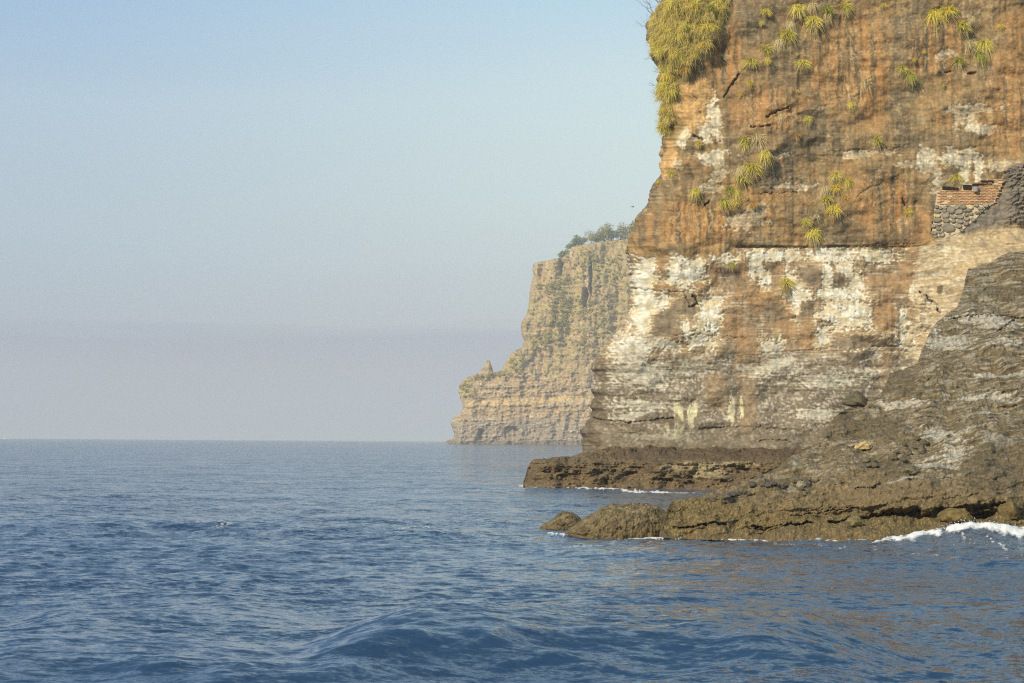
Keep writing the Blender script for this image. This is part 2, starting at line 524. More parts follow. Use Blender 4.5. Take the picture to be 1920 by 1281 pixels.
def cliff_color(x, y):
    wx = x + 9 * fbm(x / 45, y / 45, 3, 101) + 3 * fbm(x / 9, y / 9, 2, 103)
    wy = y + 7 * fbm(x / 45, y / 45, 3, 105) + 3 * fbm(x / 9, y / 9, 2, 107)
    n1 = fbm(x / 75, y / 60, 4, 110); n2 = fbm(x / 22, y / 18, 4, 115); n3 = fbm(x / 6, y / 5, 4, 120)
    st = fbm(x / 130, y / 7, 4, 125); stf = fbm(x / 38, y / 3.2, 3, 130)
    vs = fbm(x / 9 + 0.35 * n2, y / 230, 4, 135); vsf = fbm(wx / 4.5, y / 40, 3, 140)
    tone = fbm(x / 12, y / 12, 5, 145)
    brown, greyb, orange, tan = C(144, 117, 77), C(116, 98, 70), C(160, 116, 67), C(176, 147, 100)
    cream, white, dark = C(190, 172, 135), C(212, 203, 178), C(88, 71, 50)
    c = np.broadcast_to(brown, x.shape + (3,)).astype(np.float32).copy()
    c = mixc(c, greyb, ss(-0.1, 0.35, n1 + 0.5 * vs + 0.25 * n2) * 0.85)
    c = mixc(c, tan, ss(0.05, 0.5, n2 * 0.7 + vsf * 0.6 - 0.2 * n1) * 0.55)
    c = mixc(c, orange, ss(0.15, 0.6, -n1 * 0.9 + 0.75 * vs + 0.2 * n3) * 0.5)
    # grey crusts and rusty patches where the place has them
    G = blobs(wx, wy, [(1455, 150, 55, 60), (1530, 232, 75, 26), (1420, 40, 85, 60), (1730, 60, 40, 60), (1490, 275, 55, 40), (1450, 340, 45, 30),
                       (1640, 330, 40, 20), (1690, 430, 35, 30), (1370, 210, 30, 40), (1600, 440, 80, 18), (1760, 130, 50, 22), (1500, 410, 50, 20), (1270, 330, 45, 18), (1215, 420, 20, 45), (1745, 270, 60, 20)])
    c = mixc(c, greyb, ss(-0.1, 0.3, G + 0.55 * n2 + 0.3 * vs) * 0.8)
    O = blobs(wx, wy, [(1390, 215, 22, 40), (1435, 205, 20, 40), (1360, 85, 25, 60), (1620, 380, 26, 65), (1890, 220, 40, 70), (1900, 60, 30, 60),
                       (1290, 420, 75, 45), (1440, 375, 45, 18), (1345, 110, 18, 40), (1560, 120, 40, 85), (1635, 110, 24, 90), (1730, 430, 25, 40), (1500, 195, 18, 20),
                       (1880, 140, 25, 60), (1265, 240, 24, 55), (1300, 175, 26, 36), (1360, 430, 60, 32), (1640, 200, 30, 70)])
    c = mixc(c, orange, ss(-0.15, 0.6, O + 0.5 * n2 + 0.5 * vs) * 0.62)
    # rusty run-off curtain with dark and pale stripes
    S = blobs(x, y, [(1590, 130, 75, 85), (1440, 205, 60, 45), (1385, 560, 28, 80), (1760, 90, 60, 60), (1880, 200, 50, 80), (1360, 110, 40, 60), (1660, 380, 50, 70), (1300, 420, 70, 40)], 4)
    SM = ss(-0.15, 0.4, S + 0.3 * n2)
    c = mixc(c, C(170, 122, 70), SM * ss(-0.2, 0.25, vs + 0.3 * vsf) * 0.85)
    c = mixc(c, dark, SM * ss(0.10, 0.32, -vs + 0.35 * vsf) * 0.75)
    c = mixc(c, C(196, 164, 114), SM * ss(0.2, 0.5, vsf - 0.3 * vs) * 0.5)
    # long dark and rusty seepage streaks below the top edge and the ledges
    vs2 = fbm(x / 10 + 0.5 * n2, y / 340, 4, 137)
    reach = ss(-0.35, 0.25, fbm(x / 26, y / 150, 3, 138))
    c = mixc(c, dark, ss(0.10, 0.40, vs2) * reach * 0.42)
    c = mixc(c, C(174, 134, 84), ss(0.14, 0.36, -vs2) * reach * 0.42)
    # tan fans at the upper left
    T = blobs(wx, wy, [(1300, 185, 38, 32), (1275, 225, 26, 40), (1300, 215, 40, 30), (1255, 300, 12, 40)])
    c = mixc(c, C(205, 160, 98), ss(-0.1, 0.25, T + 0.3 * vsf) * 0.75)
    # scattered pale salt flecks and thin pale bedding lines in the upper wall
    up = 1 - ss(455, 470, y)
    c = mixc(c, cream, up * ss(0.45, 0.75, stf + 0.4 * n1 + 0.35 * n2) * 0.2)
    c = mixc(c, C(222, 205, 165), up * ss(0.6, 0.75, n3 + 0.3 * n1) * 0.22)
    WU = blobs(wx, wy, [(1338, 222, 16, 46), (1322, 250, 18, 24), (1278, 262, 18, 24), (1272, 305, 16, 9), (1335, 296, 30, 16), (1345, 330, 28, 14), (1330, 350, 24, 14), (1460, 292, 18, 6),
                        (1815, 205, 48, 10), (1795, 215, 12, 30), (1830, 245, 34, 14), (1822, 232, 10, 30), (1795, 298, 42, 20), (1735, 300, 26, 22), (1806, 318, 12, 34), (1834, 315, 9, 34), (1875, 310, 34, 14),
                        (1750, 335, 10, 40), (1595, 287, 30, 8), (1770, 105, 26, 8), (1700, 310, 30, 8), (1890, 330, 20, 8), (1480, 350, 60, 5), (1390, 415, 40, 20), (1420, 402, 26, 20), (1640, 288, 50, 6)])
    WS = blobs(wx, wy, [(1338, 222, 14, 44), (1322, 250, 12, 16), (1278, 262, 14, 20), (1335, 296, 26, 12), (1806, 318, 11, 34), (1834, 315, 8, 34), (1795, 298, 36, 14), (1735, 300, 18, 12), (1830, 245, 20, 8)])
    wu = ss(-0.02, 0.12, WU + 0.28 * n3 + 0.5 * n2 - 0.08)
    c = mixc(c, C(216, 200, 164), wu * (0.22 + 0.25 * ss(-0.1, 0.35, n3 + 0.3 * vs + 0.2 * stf) + 0.4 * ss(-0.15, 0.1, WS)) * up)
    # ---- the pale band under the sharp bedding line
    yl = np.where(x > 1380, 463 + 2.5 * fbm(x / 18, x * 0, 3, 150), 479 + 12 * fbm(x / 25, x * 0, 3, 151))
    dn = ss(-0.8, 1.2, y - yl)
    band = dn * (1 - ss(655, 745, y + 18 * n1))
    cb = np.broadcast_to(C(150, 124, 92), x.shape + (3,)).astype(np.float32).copy()
    cb = mixc(cb, C(128, 110, 84), ss(-0.1, 0.3, n2 + 0.4 * vs) * 0.8)
    cb = mixc(cb, C(160, 125, 82), ss(0.1, 0.5, -n1 + 0.6 * vs) * 0.5)
    cb = mixc(cb, C(205, 185, 146), ss(0.1, 0.5, stf + 0.6 * n2) * 0.55)
    OM = blobs(wx, wy, [(1240, 490, 22, 18), (1340, 520, 12, 24), (1390, 520, 15, 38), (1370, 612, 20, 24), (1398, 670, 20, 66), (1455, 498, 20, 18), (1515, 630, 20, 32), (1668, 530, 48, 15), (1660, 596, 26, 30),
                        (1665, 570, 11, 34), (1662, 680, 8, 32), (1702, 508, 11, 16), (1420, 555, 18, 34), (1440, 560, 22, 20), (1240, 535, 24, 8), (1310, 535, 18, 8), (1470, 590, 22, 40), (1530, 470, 6, 10), (1480, 610, 14, 30)])
    cb = mixc(cb, C(158, 121, 78), ss(-0.12, 0.2, OM + 0.4 * n2 + 0.3 * n3) * (0.66 + 0.15 * vs))
    GM = blobs(wx, wy, [(1252, 600, 22, 36), (1238, 620, 22, 14), (1510, 518, 26, 18), (1570, 526, 11, 15), (1512, 580, 16, 16), (1285, 672, 24, 16), (1320, 655, 26, 12), (1455, 585, 22, 20), (1290, 575, 16, 20), (1500, 690, 26, 34), (1600, 650, 40, 14),
                        (1380, 515, 14, 20), (1440, 500, 12, 20), (1720, 520, 12, 16)])
    gm = ss(-0.12, 0.1, GM + 0.4 * n2 + 0.25 * n3)
    cb = mixc(cb, C(126, 108, 82), gm * 0.85)
    WM = blobs(wx, wy, [(1205, 560, 28, 100), (1210, 500, 28, 26), (1190, 655, 44, 40), (1200, 700, 55, 20), (1295, 515, 36, 34), (1265, 505, 24, 30), (1330, 585, 28, 42), (1310, 640, 22, 30), (1335, 610, 18, 30), (1240, 570, 16, 36),
                        (1450, 480, 60, 18), (1430, 520, 14, 44), (1412, 500, 12, 30), (1487, 555, 18, 50), (1450, 655, 34, 24), (1555, 476, 62, 16), (1547, 515, 13, 34), (1585, 505, 22, 24), (1565, 550, 44, 14), (1588, 590, 58, 36),
                        (1640, 480, 50, 16), (1605, 540, 18, 34), (1700, 640, 26, 26), (1715, 545, 10, 40), (1735, 600, 14, 30), (1690, 600, 14, 30), (1640, 672, 30, 8), (1480, 520, 12, 20), (1355, 480, 30, 12), (1250, 645, 24, 12),
                        (1285, 620, 14, 20), (1330, 650, 12, 20), (1505, 555, 26, 10), (1600, 655, 60, 6), (1540, 630, 20, 26)])
    wv = WM + 0.45 * n2 + 0.55 * n3 + 0.25 * stf - 0.75 * np.clip(OM + 0.15, 0, 1) - 0.9 * np.clip(GM + 0.1, 0, 1)
    wm = ss(-0.04, 0.12, wv - 0.11)
    wc = mixc(np.broadcast_to(white, x.shape + (3,)).astype(np.float32).copy(), C(196, 174, 130), ss(-0.1, 0.45, n2 + 0.5 * stf + 0.2 * n3) * 0.85)
    wc = mixc(wc, C(196, 176, 138), ss(0.2, 0.45, vsf + 0.2 * st) * 0.5)
    cb = mixc(cb, C(196, 168, 122), ss(-0.25, 0.0, wv) * (1 - wm) * 0.55)
    cb = cb * (1 - wm[..., None]) + wc * wm[..., None]
    c = mixc(c, 0, band * 0) if False else c * (1 - dn[..., None]) + cb * dn[..., None]
    # ---- lower grey wall: crusted, speckled, thin white bedding lines
    low = ss(630, 705, y + 26 * n1 + 18 * n2)
    cl = np.broadcast_to(C(133, 117, 92), x.shape + (3,)).astype(np.float32).copy()
    cl = mixc(cl, C(102, 88, 66), ss(0.0, 0.3, tone + 0.5 * n1) * 0.7)
    cl = mixc(cl, C(180, 166, 142), ss(0.1, 0.45, n3 + 0.6 * n2 + 0.35 * tone) * 0.75)
    cl = mixc(cl, C(214, 202, 174), ss(0.3, 0.5, stf + 0.35 * n2 - ss(700, 760, y) * 0.5 - 0.14) * 0.5)
    oc = ss(-0.2, 0.15, blobs(wx, wy, [(1400, 720, 20, 95), (1345, 735, 18, 30), (1660, 690, 9, 30)], 4) + 0.25 * n2)
    cl = mixc(cl, C(146, 120, 86), oc * 0.7)
    wl2 = blobs(wx, wy, [(1205, 758, 62, 10), (1195, 778, 52, 8), (1210, 700, 60, 30), (1250, 820, 60, 12), (1300, 690, 40, 16), (1540, 715, 60, 14), (1450, 690, 60, 20), (1190, 820, 30, 10), (1560, 670, 80, 5), (1470, 675, 50, 5), (1620, 695, 40, 5), (1530, 775, 50, 12)])
    cl = mixc(cl, C(200, 188, 158), ss(-0.05, 0.4, wl2 + 0.6 * stf + 0.5 * n3) * 0.65)
    drip = ss(0.05, 0.25, blobs(x + 4 * vsf, y, [(1273, 788, 10, 32), (1295, 785, 6, 24), (1303, 770, 5, 14), (1268, 822, 5, 10), (1290, 826, 8, 8), (1372, 770, 5, 28), (1390, 765, 4, 26), (1250, 805, 4, 14)], 3) + 0.5 * vsf)
    cl = mixc(cl, C(212, 198, 150), drip * 0.8)
    foot = ss(775, 835, y + 14 * n1 + (x - 1300) * -0.03)
    cl = mixc(cl, C(112, 98, 74), foot * 0.7)
    cl = mixc(cl, C(92, 76, 54), ss(-0.1, 0.2, blobs(wx, wy, [(1122, 765, 16, 34), (1108, 812, 16, 24), (1140, 690, 12, 30), (1240, 785, 40, 10)]) + 0.4 * n2) * 0.7)
    c = c * (1 - low[..., None]) + cl * low[..., None]
    # ---- right shoulder: smooth tan sandstone with fine bedding, and grey rubble above it
    sh_y = np.interp(x, [1690, 1720, 1760, 1800, 1850, 1920], [760, 470, 445, 436, 428, 418])
    sh = ss(-3, 6, y - sh_y + 5 * n2) * ss(1700, 1722, x + 10 * n2)
    bed = fbm(x / 90, (y + 0.10 * (x - 1700) + 8 * n1) / 3.2, 4, 160)
    ct = np.broadcast_to(C(182, 156, 113), x.shape + (3,)).astype(np.float32).copy()
    ct = mixc(ct, C(158, 132, 96), ss(0.0, 0.4, bed) * 0.55)
    ct = mixc(ct, C(206, 190, 156), ss(-0.05, 0.4, -bed + n2 + 0.15 + 0.3 * n3 - ss(1760, 1840, x) * 0.6) * 0.7)
    ct = mixc(ct, C(140, 116, 86), ss(0.25, 0.5, n2 - 0.3 * n1) * 0.6)
    ct = mixc(ct, C(92, 82, 62), ss(0.1, 0.3, blobs(wx, wy, [(1757, 545, 7, 5)]) + 0.1) * 0.8)
    c = c * (1 - sh[..., None]) + ct * sh[..., None]
    gx = np.interp(y, [300, 320, 345, 370, 400, 415, 430, 441], [1905, 1878, 1884, 1868, 1838, 1806, 1780, 1780])
    gr = ss(-3, 3, x - gx + 5 * n3) * ss(304, 312, y - (1920 - x) * 0.12) * (1 - ss(422, 436, y + (x - 1860) * 0.16 + 5 * n2))
    cg = np.broadcast_to(C(124, 112, 94), x.shape + (3,)).astype(np.float32).copy()
    cg = mixc(cg, C(94, 84, 70), ss(0.0, 0.35, n3 + 0.4 * n2) * 0.7)
    cg = mixc(cg, C(150, 128, 98), ss(0.1, 0.4, stf + 0.3 * n2) * 0.5)
    c = c * (1 - gr[..., None]) + cg * gr[..., None]
    # black cracks
    kx = x + 2.5 * fbm(x / 10, y / 10, 2, 170); kyy = y + 2.5 * fbm(x / 10, y / 10, 2, 171)
    cr = np.zeros_like(x)
    for pts, w in CRACKS:
        cr = np.maximum(cr, (1 - ss(w * 0.4, max(w, 1.3), seg_dist(kx, kyy, pts))) * min(1.0, (w / 1.9) ** 2))
    # soil under the hanging grass
    gz = ss(-0.1, 0.1, blobs(wx, wy, [(1290, 40, 70, 75), (1262, 110, 36, 55), (1260, 170, 22, 40), (1255, 235, 18, 30)]))
    c = mixc(c, C(132, 112, 66), gz * 0.7)
    n5 = fbm(x / 2.3, y / 1.9, 2, 148)
    c *= (1 + 0.30 * tone + 0.12 * n3 + 0.11 * n5)[..., None]
    return c, wm * dn * (1 - low) + wu * up * 0.7, cr, sh, gr


CRACKS = [([(1357, 182), (1371, 160), (1385, 141)], 2.2), ([(1298, 254), (1318, 262), (1318, 268)], 3.0), ([(1435, 222), (1458, 210), (1476, 204)], 2.0),
          ([(1292, 160), (1305, 195), (1312, 212)], 1.2), ([(1405, 242), (1440, 240)], 2.2), ([(1540, 286), (1660, 280), (1780, 277)], 0.9),
          ([(1380, 463), (1500, 465), (1640, 460), (1725, 458)], 1.1), ([(1180, 541), (1235, 545), (1280, 548), (1295, 573)], 1.3), ([(1300, 555), (1310, 570), (1292, 575)], 2.0),
          ([(1425, 365), (1500, 362)], 1.2), ([(1322, 384), (1330, 378)], 2.5), ([(1605, 370), (1628, 352), (1650, 350)], 1.0), ([(1690, 372), (1698, 386)], 1.6),
          ([(1325, 600), (1325, 625)], 1.0), ([(1400, 560), (1470, 545), (1600, 541), (1690, 538)], 0.8), ([(1190, 596), (1260, 600), (1340, 618)], 0.7), ([(1160, 632), (1300, 628), (1400, 634)], 0.9), ([(1430, 662), (1560, 655), (1690, 648)], 0.9), ([(1300, 545), (1330, 600), (1338, 640)], 0.8), ([(1352, 505), (1372, 545), (1408, 600)], 0.9), ([(1570, 463), (1566, 500)], 0.7), ([(1430, 300), (1520, 292), (1600, 296)], 0.7), ([(1250, 345), (1330, 352), (1400, 345)], 0.7), ([(1700, 240), (1790, 232), (1880, 236)], 0.7), ([(1610, 180), (1560, 196), (1480, 214)], 0.9), ([(1240, 395), (1290, 400), (1340, 392)], 0.8), ([(1110, 785), (1180, 792), (1262, 784)], 1.8), ([(1240, 838), (1160, 812), (1300, 822)], 0.8), ([(1310, 803), (1400, 800), (1500, 806)], 1.2),
          ([(1770, 136), (1786, 135)], 1.6), ([(1812, 142), (1826, 138)], 2.2), ([(1420, 828), (1450, 824), (1480, 828)], 1.3), ([(1740, 135), (1800, 96)], 0.5), ([(1660, 80), (1658, 68)], 1.0),
          ([(1845, 432), (1912, 405)], 0.0001), ([(1720, 548), (1748, 570), (1756, 588)], 2.0), ([(1500, 600), (1620, 597), (1700, 622)], 0.7)]


def build_cliff():
    ys = np.concatenate([np.linspace(-36, -6, 16), np.arange(-5, 868, 1.42), [880]])
    side = 46
    cs = np.concatenate([[0] * side, np.geomspace(0.4, 26, 26), np.arange(27.3, 760, 1.48), np.arange(762, 2300, 6)])   # photo pixels right of the silhouette
    c2 = np.arange(len(cs))
    xl = np.interp(ys, [p[0] for p in CL_SIL], [p[1] for p in CL_SIL])
    xl = xl + 2.2 * fbm(ys / 9, ys * 0, 3, 201) + 3.0 * fbm(ys / 30, ys * 0 + 3, 2, 203)
    Ys, Cs = np.meshgrid(ys, cs, indexing='ij')
    X = xl[:, None] + Cs
    r = 75.0
    q = np.clip(Cs / r, 0, 1)
    depth = (r * MPP) * (1 - np.sqrt(1 - (1 - q) ** 2)) * 0.75       # rounded nose of the headland
    k = np.clip(side - c2, 0, None)[None, :]
    depth = depth + 0.06 * k ** 1.75                                 # flank running back out of sight
    xshift = 0.9 * k ** 1.25 * 0.5
    X = X + xshift
    nx = np.where(k > 0, 1.0, np.sqrt(np.clip(1 - q, 0, 1)))
    ny = np.sqrt(np.clip(1 - nx ** 2, 0, 1))
    colr, wmask, cr, sh, gr = cliff_color(X, Ys)
    Xn = X + k * 9                                                   # keeps relief varied round the flank
    # relief, metres towards the viewer
    rel = 0.50 * fbm(Xn / 170, Ys / 120, 3, 211) + 0.10 * fbm(Xn / 46, Ys / 40, 3, 215) + 0.036 * fbm(Xn / 14, Ys / 11, 4, 219)
    rel += 0.012 * fbm(Xn / 4, Ys / 3.2, 2, 223)
    strata = fbm(Xn / 120, Ys / 9, 3, 227)
    lowz = ss(600, 720, Ys)
    rel += (0.012 + 0.018 * lowz) * np.tanh(strata * 4) * 0.6
    rel += 0.024 * ridged(Xn / 24, Ys / 18, 4, 231)
    blk = np.floor((fbm(Xn / 60, Ys / 30, 2, 235) + 1) * 7) / 7
    rel += 0.11 * blk
    vst = fbm(Xn / 9, Ys / 120, 3, 239) * (1 - lowz)
    rel += 0.03 * vst
    # white rock shows where the brown crust has flaked off
    rel -= 0.07 * wmask
    # step of the bedding line and of the foot
    rel += 0.18 * (1 - ss(459, 464, Ys)) * ss(1370, 1390, X)
    ye = np.interp(X, [1380, 1440, 1500, 1560, 1610, 1660], [246, 232, 206, 197, 168, 150]) + 4 * fbm(X / 20, X * 0, 3, 249)
    rel += 0.32 * ss(-1, 4, Ys - ye) * np.exp(-np.clip(Ys - ye, 0, 900) / 90) * ss(1385, 1430, X) * (1 - ss(1600, 1660, X))
    rel += 0.5 * ss(0, 0.4, blobs(X + 8 * fbm(X / 30, Ys / 30, 3, 243), Ys, [(1290, 60, 70, 90)]))
    rel += 0.25 * ss(784, 792, Ys) * (1 - ss(798, 834, Ys + 12 * fbm(X / 40, Ys * 0, 3, 244)))
    rel += 0.7 * ss(798, 840, Ys)
    rel += 3.2 * sh * ss(1700, 1920, X) * ss(430, 520, Ys) + 0.35 * sh
    rel += gr * (0.55 + 0.35 * np.abs(fbm(X / 11, Ys / 9, 3, 247)))
    rel -= 0.30 * cr
    flat = ss(0.0, 0.25, blobs(X, Ys, [(1810, 395, 84, 74)], 4))
    rel = rel * (1 - flat) + (0.45 + 0.05 * fbm(Xn / 9, Ys / 8, 3, 245)) * flat
    # undercut where the left edge steps
    P = at(X, Ys, D0 + depth + 0.012 * (640 - Ys) * MPP * 3)
    foot = 0.7 * ss(798, 840, Ys) + 0.25 * ss(784, 792, Ys)
    P[..., 0] -= (rel - foot) * nx
    P[..., 1] -= rel * np.maximum(ny, 0.05)
    me = mesh_np('cliff', P, grid_faces(*X.shape), colr)
    o = link('cliff', me, rock_mat('cliff_rock', 5.0, 0.28, 0.04, var=0.22))
    tag(o, 'tall sunlit brown and orange sea cliff with a flaking white band', kind='structure')
    # top of the headland, out of the frame
    top = np.stack([P[0], P[0] + np.array([25, 25, 0.4]), P[0] + np.array([70, 70, 1.0])])
    top_col = np.broadcast_to(C(140, 118, 72), top.shape).copy()
    link('cliff_top', mesh_np('cliff_top', top, grid_faces(3, top.shape[1]), top_col), o.data.materials[0])['kind'] = 'structure'
    return X, Ys, P, side


CX, CY, CP, CSIDE = build_cliff()


def cliff_pt(x, y):
    """point of the cliff's surface seen at photo pixel (x, y)"""
    i = int(np.argmin(np.abs(CY[:, 0] - y)))
    j = CSIDE + int(np.argmin(np.abs(CX[i, CSIDE:] - x)))
    return CP[i, j]


# ================================================================ sheets that rise from the water to a skyline
def rise_sheet(x0, x1, dx, water_pts, sky_pts, nrow, depth_fn, jag=0.0, seed=0, back=14):
    xs = np.arange(x0, x1, dx)
    yw = np.interp(xs, [p[0] for p in water_pts], [p[1] for p in water_pts])
    ysk = np.interp(xs, [p[0] for p in sky_pts], [p[1] for p in sky_pts])
    if jag:
        ysk = ysk + jag * fbm(xs / 9, xs * 0, 3, seed) + 1.5 * jag * fbm(xs / 34, xs * 0 + 2, 2, seed + 4)
    ysk = np.minimum(ysk, yw - 0.4)
    t = np.linspace(0, 1, nrow)[:, None]
    Y = (yw + 5)[None, :] * (1 - t) + ysk[None, :] * t
    X = xs[None, :] + 0 * t
    D = depth_fn(X, Y)
    return X, Y, D


def add_back(P, n=10, dy=2.0, dz=1.0):
    last = P[-1]
    rows = [P]
    for i in range(1, n + 1):
        q = last.copy()
        q[:, 1] += dy * i ** 1.3
        q[:, 2] -= dz * i ** 1.5
        q[:, 2] = np.maximum(q[:, 2], -1.2)
        rows.append(q[None])
    return np.concatenate(rows)


# ---- wave-cut ledge at the foot of the cliff
def build_ledge():
    wp = [(980, 908), (992, 912), (1004, 915), (1160, 919), (1250, 924), (1560, 930)]
    sp = [(980, 905), (985, 893), (989, 878), (994, 868), (1003, 860), (1040, 858), (1062, 855), (1084, 852), (1105, 846), (1140, 840), (1200, 834), (1300, 831), (1420, 829), (1560, 826)]

    def dep(X, Y):
        d = np.interp(Y, [826, 838, 850, 862, 868, 890, 905, 930], [123.5, 121.5, 119.0, 116.2, 114.6, 113.6, 113.0, 110.0])
        e = np.clip((1030 - X) / 45, 0, 1)
        return d + 3.0 * e ** 2 + 0.9 * fbm(X / 60, Y / 30, 3, 301)
    X, Y, D = rise_sheet(981, 1560, 1.25, wp, sp, 92, dep, 1.2, 305)
    n1 = fbm(X / 60, Y / 30, 4, 310); n2 = fbm(X / 18, Y / 8, 4, 312); n3 = fbm(X / 4.5, Y / 3, 3, 314)
    st = fbm(X / 70, (Y - 0.04 * (X - 1000)) / 5, 4, 316)
    rel = 0.45 * ridged(X / 36, Y / 16, 4, 318) + 0.12 * np.tanh(3 * st) + 0.20 * n2 + 0.10 * n3
    rel *= ss(0, 18, X - 981) * 0.5 + 0.5
    P = at(X, Y, D - rel * 0.9)
    P[..., 2] += (rel - 0.2) * 0.16 * np.linspace(0, 1, X.shape[0])[:, None] ** 0.5
    c = np.broadcast_to(C(112, 92, 62), X.shape + (3,)).astype(np.float32).copy()
    c = mixc(c, C(84, 69, 48), ss(0.0, 0.4, n2 + 0.4 * n1) * 0.6)
    c = mixc(c, C(136, 112, 76), ss(0.1, 0.45, st + 0.4 * n3) * 0.4)
    c = mixc(c, C(92, 74, 54), (1 - ss(852, 864, Y + 5 * n1)) * ss(1130, 1200, X) * 0.8)
    c = mixc(c, C(162, 142, 102), ss(-0.05, 0.3, blobs(X, Y, [(1300, 876, 60, 9), (1330, 889, 40, 8), (1380, 870, 50, 6)]) + 0.5 * n2) * 0.75)
    c = mixc(c, C(170, 158, 130), ss(0.0, 0.25, blobs(X, Y, [(1450, 832, 60, 5)]) + 0.4 * n2) * 0.75)
    c = mixc(c, C(124, 98, 62), ss(896, 912, Y) * ss(-0.2, 0.4, n2) * 0.7)
    c *= (1 + 0.3 * n3 + 0.15 * n2)[..., None]
    P = add_back(P, 6, 0.8, 0.25)
    cc = np.concatenate([c, np.repeat(c[-1:], 6, 0)])
    o = link('rock_ledge', mesh_np('rock_ledge', P, grid_faces(*P.shape[:2]), cc), rock_mat('ledge_rock', 3.5, 1.0, 0.12, var=0.35))
    tag(o, 'low brown rock ledge running out at the foot of the cliff', kind='structure')


build_ledge()


# ---- dark rock slope in front, at the right
SL_W = [(1236, 1002), (1250, 1004), (1275, 1006), (1500, 1013), (1640, 1016), (1920, 1022), (2150, 1030), (3300, 1037)]
SL_S = [(1236, 1000), (1240, 988), (1246, 964), (1254, 946), (1264, 936), (1300, 930), (1332, 924), (1360, 914), (1392, 904), (1420, 893), (1452, 879), (1478, 862), (1500, 848), (1530, 832),
        (1546, 817), (1556, 796), (1568, 782), (1580, 770), (1600, 758), (1622, 752), (1640, 744), (1652, 734), (1662, 716), (1668, 700), (1700, 690), (1720, 680), (1728, 656), (1737, 638), (1750, 612),
        (1775, 590), (1795, 575), (1800, 560), (1805, 545), (1810, 520), (1815, 503), (1845, 494), (1880, 480), (1920, 468), (2000, 440), (2150, 420), (3300, 400)]


